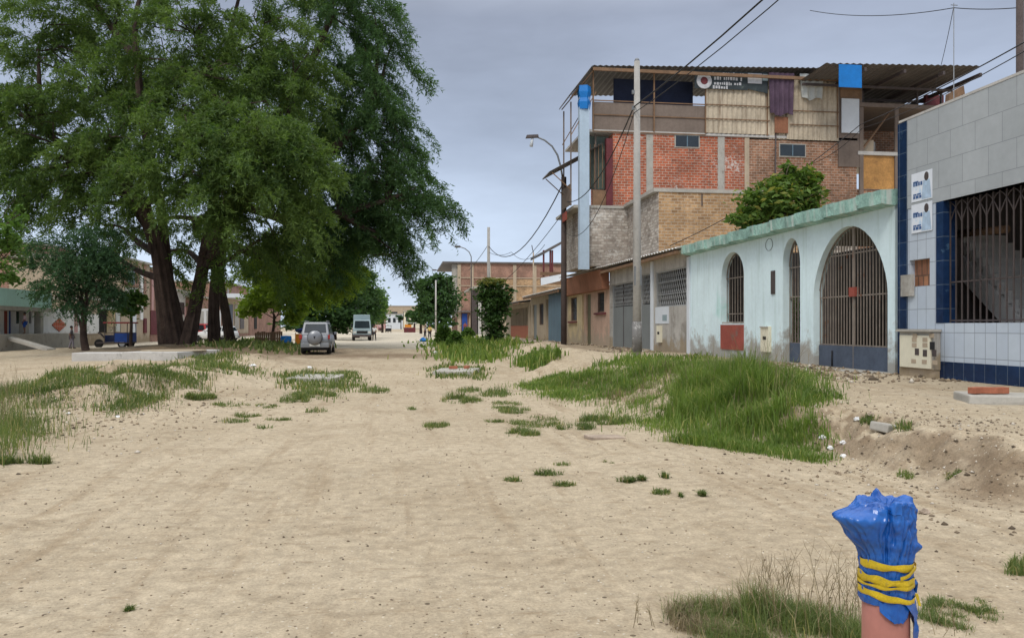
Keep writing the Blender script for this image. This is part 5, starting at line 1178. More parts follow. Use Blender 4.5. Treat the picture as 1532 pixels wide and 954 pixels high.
cable('second cable beside the crossing one in the upper right corner', [S1 + Vector((0, 0, -.16)), at(1290, 192, 36.5), at(1215, 245, 39.2)], .014, [.25, .2])
cable('thin high wire near the top edge at right', [at(1212, 16, 40), at(1427, 12, 30), at(1640, -8, 24)], .016, [.28, .2])
cable('thin wire looping from the antenna mast over the tiled parapet', [at(1427, 10, 30), at(1395, 140, 39)], .012, [.3])

# ================================================================== vehicles
def wheel(t, x, y, r, wd):
    k = MB().lathe((x, y, r), [(r * .62, -wd / 2), (r * .93, -wd / 2), (r, -wd * .32), (r, wd * .32), (r * .93, wd / 2), (r * .62, wd / 2)], 22, 'X').build('wheel', M['tyre'], t, True)
    s_ = 1 if x > 0 else -1
    MB().lathe((x + s_ * wd * .36, y, r), [(r * .63, -.02), (r * .6, .03), (r * .2, .05), (.001, .05)], 16, 'X').build('rim', M['chrome'], k, True); return k
def car(name, label, loc, rotz, paint, L=4.1, W=1.76, Ht=1.68, spare=True, hatch=True):
    """local axes: +Y forward, rear face at -L/2"""
    t = thing(name, label, 'car', loc, rotz); h = L / 2; zb = .30; zw = .98; mb = MB()
    secs = [(-h, .86, .46, .92), (-h + .12, .96, zb + .08, zw), (-h + .6, 1, zb, zw + .02), (0, 1, zb, zw + .01), (h - .9, 1, zb, zw - .02), (h - .35, .97, zb + .02, .86), (h, .82, .42, .72)]
    V = []; fc = []
    for y, f, z0, z1 in secs:
        w_ = W / 2 * f
        V += [(-w_ * .94, y, z0), (-w_, y, z0 + .16), (-w_, y, (z0 + z1) / 2), (-w_ * .95, y, z1), (-w_ * .7, y, z1 + .03), (w_ * .7, y, z1 + .03), (w_ * .95, y, z1), (w_, y, (z0 + z1) / 2), (w_, y, z0 + .16), (w_ * .94, y, z0)]
    n = 10
    for i in range(len(secs) - 1):
        for k in range(n): k2 = (k + 1) % n; fc.append((i * n + k, i * n + k2, (i + 1) * n + k2, (i + 1) * n + k))
    fc += [tuple(range(n)), tuple(range((len(secs) - 1) * n, len(secs) * n))]; mb.add(V, fc, True)
    # cabin
    cs = [(-h + .10, .93, zw), (-h + .34, .80, Ht - .05), (-h + .6, .78, Ht), (.35, .78, Ht), (h - 1.75, .76, Ht - .06), (h - 1.05, .90, zw - .01)]
    V = []; fc = []
    for y, f, z in cs: w_ = W / 2 * f; V += [(-w_, y, z), (w_, y, z)]
    base = [(-W / 2 * .93, y, zw - .02) for y in (-h + .10, h - 1.05)]
    body = mb.build('body', M[paint], t, True, bevel=0)
    mb = MB(); hw0, hw1 = W / 2 * .93, W / 2 * .78
    B = [(-hw0, -h + .10, zw), (hw0, -h + .10, zw), (hw0, h - 1.05, zw), (-hw0, h - 1.05, zw)]; T = [(-hw1, -h + .36, Ht), (hw1, -h + .36, Ht), (hw1, h - 1.8, Ht), (-hw1, h - 1.8, Ht)]
    mb.hexa(B, T).build('cabin', M[paint], t, True, bevel=.06)
    # glazing just proud of the cabin
    def lerp3(a, b, u): return tuple(a[i] + (b[i] - a[i]) * u for i in range(3))
    def pane(b0, b1, t0, t1, u0, u1, v0, v1, nrm):
        p = []
        for u, v in ((u0, v0), (u1, v0), (u1, v1), (u0, v1)):
            q = lerp3(lerp3(b0, b1, u), lerp3(t0, t1, u), v); p.append(Vector(q) + Vector(nrm) * .012)
        MB().slab(p[0], p[1], p[2], p[3], .006).build('window', M['glass'], t, True)
    pane(B[0], B[1], T[0], T[1], .09, .91, .18, .84, (0, -1, .3)); pane(B[3], B[2], T[3], T[2], .07, .93, .08, .9, (0, 1, .5))
    for s_, (b0, b1, t0, t1) in ((1, (B[1], B[2], T[1], T[2])), (-1, (B[0], B[3], T[0], T[3]))):
        pane(b0, b1, t0, t1, .06, .30, .12, .84, (s_, 0, .15)); pane(b0, b1, t0, t1, .33, .58, .12, .84, (s_, 0, .15)); pane(b0, b1, t0, t1, .61, .86, .12, .84, (s_, 0, .15))
    for s_ in (-1, 1):
        for y in (-h + .75, h - .8): wheel(t, s_ * (W / 2 - .11), y, .34, .22)
        MB().box(s_ * W / 2 * .96 - .08, s_ * W / 2 * .96 + .08 - .06 * (s_ > 0), -h - .0, -h + .14, .78, 1.0).build('tail_light', M['tail'], t, True, bevel=.02)
        MB().box(s_ * W * .37 - .16, s_ * W * .37 + .16, h - .09, h + .0, .56, .70).build('headlight', M['clear'], t, True, bevel=.03)
        MB().box(s_ * (W / 2 + .02), s_ * (W / 2 + .18), h - 1.5, h - 1.4, 1.0, 1.14).build('mirror', M[paint], t, True, bevel=.02)
        MB().tube([(s_ * hw1 * .9, -h + .45, Ht + .05), (s_ * hw1 * .9, .25, Ht + .05)], .025, 6).build('roof_rail', M['lamp'], t, True)
    MB().box(-W / 2 * .94, W / 2 * .94, -h - .10, -h + .08, .34, .58).build('bumper', M['lamp'], t, True, bevel=.04)
    MB().box(-W / 2 * .9, W / 2 * .9, h - .12, h + .06, .34, .55).build('bumper', M['lamp'], t, True, bevel=.04)
    MB().box(-.26, .26, -h - .125, -h - .105, .42, .54).build('number_plate', M['plate'], t, True)
    MB().box(-W / 2 * .8, W / 2 * .8, -h + .1, h - .2, .2, .34).build('underbody', M['black'], t, True)
    if spare:
        sp = MB().lathe((.0, -h - .02, .86), [(.36, .06), (.37, -.14), (.33, -.2), (.1, -.22), (.001, -.22)], 24, 'Y').build('spare_wheel', M[paint], t, True)
        MB().lathe((.0, -h - .02, .86), [(.385, .02), (.39, -.10), (.372, -.13)], 24, 'Y').build('spare_tyre', M['tyre'], sp, True)
        MB().hexa([(-.02, -h - .245, .80), (.02, -h - .245, .80), (.02, -h - .235, .80), (-.02, -h - .235, .80)], [(-.05, -h - .245, .93), (.05, -h - .245, .93), (.05, -h - .235, .93), (-.05, -h - .235, .93)]).build('cover_emblem', M['black'], sp, True)
    return t
p = ghit(479, 531); b = at(476.5, 520, 43.0)
car('parked_car', 'silver off road car with covered spare wheel, parked at the road edge under trees', (b.x, b.y, Hs(b.x, b.y)), radians(0), 'silver', L=3.55, W=1.52, Ht=1.66)
b = at(290, 505, 84); car('parked_car', 'red car partly hidden by the thick forked trunk', (b.x, b.y, Hs(b.x, b.y)), radians(70), 'redcar', spare=False, Ht=1.75)
b = at(322, 505, 78); car('parked_car', 'white car standing behind the two slim leaning trunks', (b.x, b.y, Hs(b.x, b.y)), radians(75), 'whitecar', spare=False, Ht=1.5)
# truck facing the camera
b = at(541, 505, 86); t = thing('light_truck', 'pale blue light truck facing the camera with dark windscreen and tall box body', 'truck', (b.x, b.y, Hs(b.x, b.y)), radians(4))
MB().box(-.95, .95, -2.6, -1.2, .55, 1.25).build('cab', M['cabblue'], t, True, bevel=.08)
MB().hexa([(-.95, -2.45, 1.2), (.95, -2.45, 1.2), (.95, -1.2, 1.2), (-.95, -1.2, 1.2)], [(-.85, -2.15, 2.2), (.85, -2.15, 2.2), (.85, -1.2, 2.2), (-.85, -1.2, 2.2)]).build('cab_top', M['cabblue'], t, True, bevel=.06)
MB().slab((-.78, -2.45, 1.36), (.78, -2.45, 1.36), (.72, -2.22, 2.08), (-.72, -2.22, 2.08), .02).build('windscreen', M['glass'], t, True)
MB().box(-.85, .85, -1.15, 3.0, .8, 2.75).build('box_body', M['cabblue'], t, True, bevel=.05)
MB().box(-.97, .97, -2.7, -2.55, .42, .66).build('bumper', M['steel'], t, True, bevel=.03); MB().box(-.55, .55, -2.63, -2.6, .78, 1.05).build('grille', M['black'], t, True)
for s_ in (-1, 1):
    MB().box(s_ * .75 - .14, s_ * .75 + .14, -2.64, -2.58, .8, 1.0).build('headlight', M['clear'], t, True, bevel=.02)
    for y in (-1.8, 2.0): wheel(t, s_ * .85, y, .4, .26)
    MB().box(s_ * 1.02, s_ * 1.16, -2.3, -2.2, 1.4, 1.8).build('mirror', M['black'], t, True)
def mototaxi(label, loc, rotz, body, roof, group='three wheeled mototaxis'):
    t = thing('mototaxi', label, 'mototaxi', loc, rotz, group)
    mb = MB()
    for x in (-.68, .68):
        for y in (-.7, .75): mb.bar((x, y, .35), (x * .95, y, 1.62), .03)
        mb.bar((x, -.7, 1.0), (x, .75, 1.0), .025)
    for y in (-.7, .75): mb.bar((-.68, y, 1.0), (.68, y, 1.0), .025)
    mb.build('frame', M['steel'], t, True)
    MB().box(-.72, .72, -.85, .85, 1.62, 1.72).build('canopy', M[roof], t, True, bevel=.04)
    for x in (-.70, .66): MB().box(x, x + .04, -.7, .1, .4, .98).build('side_panel', M[body], t, True)
    MB().box(-.66, .66, -.74, -.70, .4, 1.0).build('back_panel', M[body], t, True); MB().box(-.66, .66, .72, .76, .4, .85).build('front_panel', M[body], t, True)
    MB().box(-.6, .6, -.66, .0, .45, .75).build('seat', M['black'], t, True, bevel=.05); MB().box(-.68, .68, -.72, 1.3, .3, .38).build('floor', M['steel'], t, True)
    MB().tube([(0, .9, .5), (0, 1.35, .95), (0, 1.5, 1.0)], .06, 6).build('front_fork', M['steel'], t, True)
    MB().bar((-.36, 1.3, 1.05), (.36, 1.3, 1.05), .02).build('handlebar', M['black'], t, True)
    for x, y in ((-.6, -.35), (.6, -.35), (0, 1.45)): wheel(t, x + (.001 if x == 0 else 0), y, .29, .12)
    return t
b = at(181, 513, 53.5); mototaxi('blue mototaxi with dull red canopy under the round clipped tree', (b.x, b.y, Hs(b.x, b.y)), radians(84), 'blue', 'red')
b = at(581, 496, 190); mototaxi('distant dark mototaxi in the middle of the far street', (b.x, b.y, Hs(b.x, b.y)), radians(178), 'black', 'black')
b = at(570, 495, 230); mototaxi('distant brown red mototaxi beyond the pale truck', (b.x, b.y, Hs(b.x, b.y)), radians(175), 'darkred', 'whitepanel')

# ================================================================== people
def skinned(name, verts, edges, rads, mt_, parent, sub=2):
    me = bpy.data.meshes.new(name); me.from_pydata([Vector(v) for v in verts], edges, []); o = bpy.data.objects.new(name, me); COL.objects.link(o)
    md = o.modifiers.new('skin', 'SKIN'); md.use_smooth_shade = True
    for i, r in enumerate(rads):
        sv = me.skin_vertices[0].data[i]; sv.radius = (r, r) if not hasattr(r, '__len__') else r; sv.use_root = i == 0
    sb = o.modifiers.new('sub', 'SUBSURF'); sb.levels = sub; sb.render_levels = sub
    bpy.context.view_layer.update(); dg = bpy.context.evaluated_depsgraph_get(); m2 = bpy.data.meshes.new_from_object(o.evaluated_get(dg)); bpy.data.objects.remove(o); bpy.data.meshes.remove(me)
    m2.materials.clear(); m2.materials.append(M[mt_]); m2.polygons.foreach_set('use_smooth', [True] * len(m2.polygons)); r_ = link(name, m2, parent); return r_
def person(label, loc, rotz, hgt, shirt, legs, stride=.12, shortleg=False, longsleeve=False, lift=0):
    t = thing('person', label, 'person', loc, rotz); s = hgt / 1.75
    J = {'pel': (0, 0, .95), 'spine': (0, .01, 1.15), 'chest': (0, .0, 1.36), 'neck': (0, 0, 1.50), 'jaw': (0, .02, 1.57), 'head': (0, .0, 1.66), 'top': (0, -.01, 1.72)}
    for sd_, n in ((-1, 'l'), (1, 'r')):
        st = stride * sd_
        J['hip' + n] = (.10 * sd_, 0, .90); J['kn' + n] = (.11 * sd_, st * .7 + .03, .50); J['an' + n] = (.11 * sd_, st * 1.3 - .02, .09); J['to' + n] = (.13 * sd_, st * 1.3 + .14, .035)
        J['sh' + n] = (.18 * sd_, 0, 1.42); J['el' + n] = (.25 * sd_, -st * .6 - .02, 1.14); J['wr' + n] = (.25 * sd_, -st * .9 + .08, .90); J['ha' + n] = (.25 * sd_, -st * .9 + .11, .80)
    J = {k: tuple(c * s for c in v) for k, v in J.items()}
    R = dict(pel=.13, spine=.115, chest=.13, neck=.055, jaw=.075, head=.095, top=.06, hip=.085, kn=.055, an=.038, to=.03, sh=.055, el=.04, wr=.027, ha=.035)
    rad = lambda k: R[k if k in R else k[:-1]] * s
    E = [('pel', 'spine'), ('spine', 'chest'), ('chest', 'neck'), ('neck', 'jaw'), ('jaw', 'head'), ('head', 'top')]
    for n in 'lr': E += [('pel', 'hip' + n), ('hip' + n, 'kn' + n), ('kn' + n, 'an' + n), ('an' + n, 'to' + n), ('chest', 'sh' + n), ('sh' + n, 'el' + n), ('el' + n, 'wr' + n), ('wr' + n, 'ha' + n)]
    def part(nm, E_, mt_, gain, ov=None):
        ks = []; 
        for a, b in E_:
            for q in (a, b):
                if q not in ks: ks.append(q)
        P = dict(J); P.update(ov or {}); skinned(nm, [P[k] for k in ks], [(ks.index(a), ks.index(b)) for a, b in E_], [rad(k) * gain + .008 for k in ks], mt_, t)
    part('body', E, 'skin', 1)
    mid = lambda a, b, u: tuple(J[a][i] + (J[b][i] - J[a][i]) * u for i in range(3))
    ov = {}; Es = [('pel', 'spine'), ('spine', 'chest')]
    for n in 'lr':
        Es += [('chest', 'sh' + n), ('sh' + n, 'el' + n)]
        if longsleeve: Es += [('el' + n, 'wr' + n)]
    part('shirt', Es, shirt, 1.16)
    El = [('spine', 'pel')][:0]
    for n in 'lr':
        El += [('pel', 'hip' + n), ('hip' + n, 'kn' + n)]
        if not shortleg: El += [('kn' + n, 'an' + n)]
    part('trousers', El, legs, 1.22)
    h = J['head']; MB().ell((h[0], h[1] - .012 * s, h[2] + .02 * s), (.102 * s, .108 * s, .10 * s), 12, 8).build('hair', M['hair'], t, True)
    if not shortleg:
        for n in 'lr': q = J['to' + n]; MB().ell((q[0], q[1] - .07 * s, .045 * s), (.055 * s, .13 * s, .045 * s), 10, 6).build('shoe', M['black'], t, True)
    return t
b = at(37, 498, 51); bb = Vector((-22.95, 0, 0)); b = atX(37, 498, -22.95); person('person in greyish pink top and blue shorts standing on the concrete platform at left', (b.x, b.y, pz), radians(100), 1.32, 'shirt_pink', 'shorts', .02, True)
b = at(107, 521, 46.5); person('small person in grey clothes walking past the small dark tree', (b.x, b.y, Hs(b.x, b.y)), radians(-75), 1.32, 'shirt_grey', 'greytrousers', .12)
b = at(560, 508, 84); person('person in white shirt and dark trousers walking beside the pale truck', (b.x, b.y, Hs(b.x, b.y)), radians(165), 1.62, 'shirt_white', 'trousers', .16)
b = at(643, 506, 92); person('person in yellow top standing at the right kerb near the thin pale pole', (b.x, b.y, Hs(b.x, b.y)), radians(150), 1.66, 'shirt_yellow', 'trousers', .05)
b = at(696, 503, 112); person('person in dark red top standing before the shop opening of the far brick building', (b.x, b.y, Hs(b.x, b.y)), radians(180), 1.6, 'redpanel', 'trousers', .04)
b = at(636, 506, 96); person('person in blue grey top beside the one in yellow at the right kerb', (b.x, b.y, Hs(b.x, b.y)), radians(90), 1.6, 'greytrousers', 'trousers', .1)

# ================================================================== street clutter
def lump(name, label, cat_, c, r, mt_, n=1, group=None, seed=0, flat=1):
    rg = random.Random(seed); mb = MB(); mb.ell(c, r, 10, 6)
    mb.v = [(c[0] + (x - c[0]) * rg.uniform(.45, 1.25), c[1] + (y - c[1]) * rg.uniform(.45, 1.25), c[2] + (z - c[2]) * rg.uniform(.35, 1.3)) for x, y, z in mb.v]
    mb.sm = [False] * len(mb.sm); o = mb.build(name, M[mt_]); tag(o, label, cat_, group); return o
b = ghit(633, 511); lump('blue_bag', 'blue plastic bag lying on the ground beside the person in yellow', 'bag', (b.x, b.y, b.z + .16), (.42, .34, .26), 'tarp', seed=3)
b = at(613, 498, 195); t = thing('orange_stall', 'orange and red roadside stall far down the street on the right', 'stall', (b.x, b.y, 0))
MB().box(b.x - 1.4, b.x + 1.4, b.y, b.y + 1.5, 0, 1.2).build('counter', M['darkred'], t); MB().box(b.x - 1.2, b.x + .4, b.y - .05, b.y - .01, 1.25, 1.95).build('sign_board', M['orange'], t)
MB().box(b.x - .6, b.x + 3.0, b.y - .4, b.y + 1.6, 2.3, 2.4).build('roof', M['whitepanel'], t)
g = MB()
for x_ in (-.5, 2.9): MB().bar((b.x + x_, b.y, 0), (b.x + x_, b.y, 2.3), .05).build('post', M['steel'], t)
b = at(462, 503, 56); z0 = Hs(b.x, b.y); t = thing('tarp_shelter', 'shelter roofed with blue tarp behind the silver car', 'shelter', (b.x, b.y, z0))
V = []; k = 56 / F; nn = 10
for j in range(nn + 1):
    for i in range(nn + 1): V.append((b.x + (i / nn - .4) * 52 * k, b.y + j / nn * 2.4, z0 + .98 + .16 * sin(i * .9) * sin(j * .7) - .3 * (i / nn - .5) ** 2 + .25 * (1 - j / nn)))
MB().add(V, [(j * (nn + 1) + i, j * (nn + 1) + i + 1, (j + 1) * (nn + 1) + i + 1, (j + 1) * (nn + 1) + i) for j in range(nn) for i in range(nn)], True).build('tarp', M['blue'], t)
g = MB()
for i in (-.38, .58):
    for j in (.1, 2.2): MB().bar((b.x + i * 52 * k, b.y + j, z0 - .1), (b.x + i * 52 * k, b.y + j, z0 + 1.0), .03).build('post', M['wood'], t)
b = at(450, 503, 54); z0 = Hs(b.x, b.y); o = MB().box(b.x - .38, b.x + .38, b.y, b.y + .5, z0, z0 + .85).build('orange_crate', M['orange'], bevel=.04); tag(o, 'orange upright crate left of the silver car', 'crate')
b = at(428, 504, 55); z0 = Hs(b.x, b.y); mb = MB().lathe((b.x, b.y, z0), [(.36, 0), (.38, .1), (.36, .35), (.38, .6), (.34, .72), (.1, .74)], 14); o = mb.build('blue_barrel', M['pipeblue'] if 0 else M['tarp']); tag(o, 'blue plastic barrel near the lime tree and orange crate', 'barrel')
b = at(402, 505, 62); t = thing('wooden_fence', 'low fence of upright brown planks under the lime tree', 'fence', (b.x, b.y, Hs(b.x, b.y))); g = MB()
for i in range(13): x_ = b.x + (i - 6) * .16; z0 = Hs(x_, b.y); g.box(x_ - .07, x_ + .07, b.y, b.y + .04, z0 - .05, z0 + 1.0 + .12 * random.random())
g.build('planks', M['wood'], t); MB().box(b.x - 1.1, b.x + 1.1, b.y + .05, b.y + .1, Hs(b.x, b.y) + .5, Hs(b.x, b.y) + .6).build('rail', M['wood'], t)
b = at(262, 510, 66); lump('water_tank', 'pale green bulging tank half hidden beside the thick forked trunk', 'tank', tuple(at(252, 494, 66)), (.6, .6, 1.0), mat_name if False else 'aqua', seed=9)
def slab_at(name, label, px0, px1, pyf, d0, depth, hgt, mt_, rot=0, lift=.0, bev=.03, cat_='slab', hole=False, group=None):
    a, b = at(px0, pyf, d0), at(px1, pyf, d0); wd_ = (b - a).length; c = (a + b) / 2; z0 = Hs(c.x, c.y + depth * .3)
    t = thing(name, label, cat_, (c.x, c.y + depth / 2, z0), -TH + rot, group); mb = MB()
    mb.box(-wd_ / 2, wd_ / 2, -depth / 2, depth / 2, -.35, hgt); o = mb.build('slab_block', M[mt_], t, True, bevel=bev)
    if hole: MB().lathe((wd_ * .0, 0, hgt), [(depth * .36, .002), (depth * .34, .03), (depth * .1, .035)], 18).build('manhole_cover', M['cement'], t, True)
    return t
slab_at('concrete_block', 'long pale concrete block lying left of the manhole slab beside the grassy mound', 110, 191, 540, 33.5, 1.2, .36, 'concrete_light', .03)
slab_at('manhole_slab', 'large raised concrete manhole slab at the foot of the big trunk', 197, 284, 546, 31, 3.6, .36, 'concrete_light', -.1, hole=True)
slab_at('manhole_slab', 'flat concrete slab ringed by grass in the middle of the street', 432, 506, 571, 21.5, 1.7, .10, 'concrete', .05, hole=False)
t = slab_at('manhole_slab', 'low concrete slab with loose bricks on it at the right side of the street', 656, 718, 560, 24.5, 2.0, .12, 'concrete', -.05)
c = t.location
for i, (dx, dy, r_) in enumerate(((-.1, .3, .3), (.35, .5, 1.2))):
    o = MB().box(-.13, .13, -.065, .065, 0, .09).build('loose_brick', M['clay'], None, True, bevel=.008); o.location = (c.x + dx, c.y + dy, c.z + .122); o.rotation_euler = (0, 0, r_)
    tag(o, ('brick on the left of the low street slab', 'brick on the right of the low street slab')[i], 'brick', 'loose bricks on the street slab')
b0 = at(1490, 604, 10.6)
zb0 = at(1490, 588, 10.9).z
t = thing('stone_slab', 'broken grey slab with loose clay bricks on it, jutting from the bank at right', 'slab', (b0.x, b0.y, zb0))
mb = MB(); xa, xb = at(1446, 595, 10.7), at(1600, 595, 10.2)
mb.hexa([(xa.x, xa.y - .05, zb0 - .14), (xb.x, xb.y - .1, zb0 - .16), (xb.x + .3, xb.y + .7, zb0 - .16), (xa.x + .25, xa.y + .6, zb0 - .14)], [(xa.x + .02, xa.y - .03, zb0 - .01), (xb.x, xb.y - .1, zb0), (xb.x + .3, xb.y + .7, zb0), (xa.x + .25, xa.y + .6, zb0)])
mb.build('slab_block', M['concrete'], t, bevel=.02)
c1 = at(1460, 606, 10.75); lump('rock', 'dark stone propping up the broken slab with bricks on it', 'stone', (c1.x + .1, c1.y + .15, zb0 - .25), (.2, .18, .12), 'rubble', seed=21)
for i, (px, rz, lab) in enumerate(((1468, .5, 'loose clay brick, leftmost on the broken slab'), (1487, -.3, 'loose clay brick, middle one on the broken slab'), (1504, .15, 'loose clay brick, rightmost on the broken slab'))):
    q = at(px, 584, 10.75); o = MB().box(-.10, .10, -.055, .055, 0, .085).build('loose_brick', M['clay'], None, True, bevel=.008); o.location = (q.x, q.y + .1, zb0 + .002); o.rotation_euler = (0, 0, rz - TH); tag(o, lab, 'brick', 'loose bricks on the broken slab')
# litter
LIT = [(378, 548, .15, 'white plastic bag lying on the shaded ground right of the grassy mound'), (463, 551, .13, 'white litter scrap behind the middle street slab'), (176, 624, .05, 'white litter scrap at the foot of the left mound'), (103, 619, .05, 'white litter scrap at the left end of the grassy mound'), (652, 528, .18, 'white litter scrap near the right kerb shrubs'), (421, 518, .2, 'white litter scrap left of the silver car'), (258, 562, .06, 'white litter scrap on top of the grassy mound'), (222, 590, .04, 'tiny white scrap on the right part of the mound')]
for i, (px, py, r_, lab) in enumerate(LIT):
    q = ghit(px, py); lump('litter', lab, 'litter', (q.x, q.y, q.z + r_ * .22), (r_ * .9, r_ * .7, r_ * .42), 'litter', seed=30 + i, group='white litter on the ground')
for i, (dx, dy) in enumerate([(RNG.uniform(-.5, .6), RNG.uniform(-.4, .6)) for _ in range(7)]):
    q = ghit(1283, 652); x, y = q.x + dx * .7, q.y + dy * .8; r_ = random.uniform(.03, .06); lump('rubble_chunk', 'white rubble chip in the little heap on the right bank', 'rubble', (x, y, Hs(x, y) + r_ * .4), (r_, r_ * .8, r_ * .6), 'litter' if i < 5 else 'rubble', seed=60 + i, group='white chips in the rubble heap')
q = ghit(1330, 643); o = MB().box(-.2, .2, -.12, .12, -.03, .07).build('flat_stone', M['concrete'], None, True, bevel=.02); o.location = (q.x, q.y, q.z); o.rotation_euler = (.1, .15, .4); tag(o, 'flat grey stone right of the white rubble chips', 'stone')
q = ghit(1382, 768); lump('flat_stone', 'small brown stone on the sand right of the blue wrapped pipe', 'stone', (q.x, q.y, q.z + .01), (.05, .04, .03), 'rubble', seed=90)
q = ghit(905, 655); o = MB().box(-.26, .26, -.13, .13, -.03, .02).build('flat_stone', M['rubble'], None, True, bevel=.015); o.location = (q.x, q.y, q.z + .01); o.rotation_euler = (.03, .05, .2); tag(o, 'flat stone at the front edge of the tall grass', 'stone')

# ================================================================== wrapped pipe in the foreground
dp = 2.17; kk = dp / F; c = at(1325, 800, dp); zg = Hs(c.x, c.y)
RV = Vector((cos(TH), -sin(TH), 0)); FV = Vector((sin(TH), cos(TH), 0))
t = thing('wrapped_pipe', 'upright salmon pipe with blue plastic bag tied over its top by yellow tape', 'pipe', (c.x, c.y, zg))
zz_ = lambda py: EYE + (HY - py) * kk
R0 = .0605
MB().lathe((c.x, c.y, 0), [(R0 + .003, zg - .3), (R0, zz_(960)), (R0 - .001, zz_(892)), (R0 - .012, zz_(884)), (R0 - .014, zz_(790)), (R0 - .022, zz_(788))], 40).build('pipe', M['salmonpipe'], t)
_pf = np.array([(897, .0615, .0), (888, .0650, .3), (876, .0645, .5), (862, .063, .35), (846, .064, .35), (834, .0645, .6), (822, .0665, 1.1), (805, .069, 1.2), (788, .0705, 1.1), (772, .0715, 1), (760, .0715, .9), (752, .0705, .8), (747, .068, .8), (745, .061, 1.), (747, .048, 1.2), (752, .030, 1), (757, .012, .6), (758, .002, 0)])
NA = 240; V = []; fc = []; _tt = np.linspace(0, len(_pf) - 1, 110)
_pr = np.stack([np.interp(_tt, np.arange(len(_pf)), _pf[:, i]) for i in range(3)], -1); NJ = len(_pr)
aa = np.linspace(0, 2 * pi, NA, endpoint=False)
for j, (py, r_, fo) in enumerate(_pr):
    up = np.clip((838 - py) / 60, 0, 1); wrp = aa + .55 * np.sin(aa * 2 + .8) * up * .4 + .25 * vn(aa * 3, np.full(NA, py * .03), 51)
    ridge = lambda f_, ph: np.abs(np.sin(wrp * f_ / 2 + ph)) ** .55
    crs = lambda f_, ph, w_: np.exp(-(np.sin(wrp * f_ / 2 + ph) / w_) ** 2)
    f_ = .003 * fo * (ridge(9, .3) - .72) - .013 * fo * crs(7, .3, .16) - .008 * fo * crs(11, 1.2 + .012 * py, .15) - .005 * fo * crs(23, .4 - .01 * py, .2) + .004 + .0050 * vn(aa * 6, np.full(NA, py * .12), 52) + .0026 * vn(aa * 13, np.full(NA, py * .2), 53)
    f_ = f_ + fo * (.010 * (.22 - np.abs(vn(aa * 4.2 + py * .02, aa * 0 + py * .055, 55))) + .006 * (.22 - np.abs(vn(aa * 9, aa * 0 + py * .13, 56))))
    left = np.clip(np.cos(aa - pi - .25), 0, 1) ** 4; bul = .070 * left * math.exp(-((py - 773) / 14) ** 2) + .038 * left * math.exp(-((py - 796) / 17) ** 2)
    rgt = np.clip(np.cos(aa + .25), 0, 1) ** 10 * .019 * math.exp(-((py - 814) / 7) ** 2)
    r2 = r_ + f_ + bul + rgt; dz = .005 * np.sin(aa * 5 + .4) * (py < 760) + (.012 * np.clip(vn(aa * 3.2, aa * 0 + 7, 54) * 2, -.4, 1)) * (1 if 69 < j < 91 else 0) + .009 * (bul / .06) * (py < 795)
    for k in range(NA):
        p = c + RV * (r2[k] * cos(aa[k])) + FV * (r2[k] * sin(aa[k]) * .92); V.append((p.x, p.y, zz_(py) + dz[k]))
for j in range(NJ - 1):
    for k in range(NA): k2 = (k + 1) % NA; fc.append((j * NA + k, j * NA + k2, (j + 1) * NA + k2, (j + 1) * NA + k))
mb = MB().add(V, fc, True)
def bagmat():
    m, t_, b = newmat('blue_plastic_bag'); v = N(t_, 'ShaderNodeTexCoord').outputs['Object']
    cc = mix(t_, rng(t_, noise(t_, v, 22, 4), .35, .65), (.006, .07, .31), (.014, .115, .43)); t_.links.new(cc, b.inputs['Base Color']); b.inputs['Roughness'].default_value = .24; b.inputs['Specular IOR Level'].default_value = .5
    mp_ = N(t_, 'ShaderNodeMapping'); mp_.inputs['Scale'].default_value = (1, 1, .35); t_.links.new(v, mp_.inputs[0]); h_ = noise(t_, mp_.outputs[0], 34, 2, .5); bump(t_, b, h_, .5, .012); return m
M['bag'] = bagmat()
bag = mb.build('plastic_bag', M['bag'], t)
def flap(pts, nm='bag_flap'):   # ragged strip hanging outside the pipe: (angle, py) outline rows
    V = []; fc = []; nr = len(pts)
    for i, (a0, a1, py, r_) in enumerate(pts):
        for k in range(9):
            a = a0 + (a1 - a0) * k / 8; rr = R0 + r_ + .004 * sin(k * 1.9 + i); p = c + RV * (rr * cos(a)) + FV * (rr * sin(a)); V.append((p.x, p.y, zz_(py + 1.6 * sin(k * 2.3 + i * 1.7))))
    for i in range(nr - 1):
        for k in range(8): fc.append((i * 9 + k, i * 9 + k + 1, (i + 1) * 9 + k + 1, (i + 1) * 9 + k))
    b_ = len(V); V += [tuple(Vector(v) + FV * .0015) for v in V]; fc += [tuple(q + b_ for q in f)[::-1] for f in fc]
    return MB().add(V, fc, True).build(nm, M['bag'], bag)
flap([(-2.25, -.95, 890, .004), (-2.2, -.95, 902, .006), (-2.0, -1.05, 910, .009), (-1.75, -1.3, 918, .01)])
flap([(-1.35, .3, 886, .006), (-1.15, .3, 897, .011), (-.98, .25, 909, .014), (-.80, .2, 921, .013), (-.95, .15, 933, .018), (-.85, .0, 944, .016), (-.6, -.3, 952, .014)])
flap([(-.45, .2, 872, .006), (-.3, .12, 866, .016), (-.2, .1, 884, .014)])
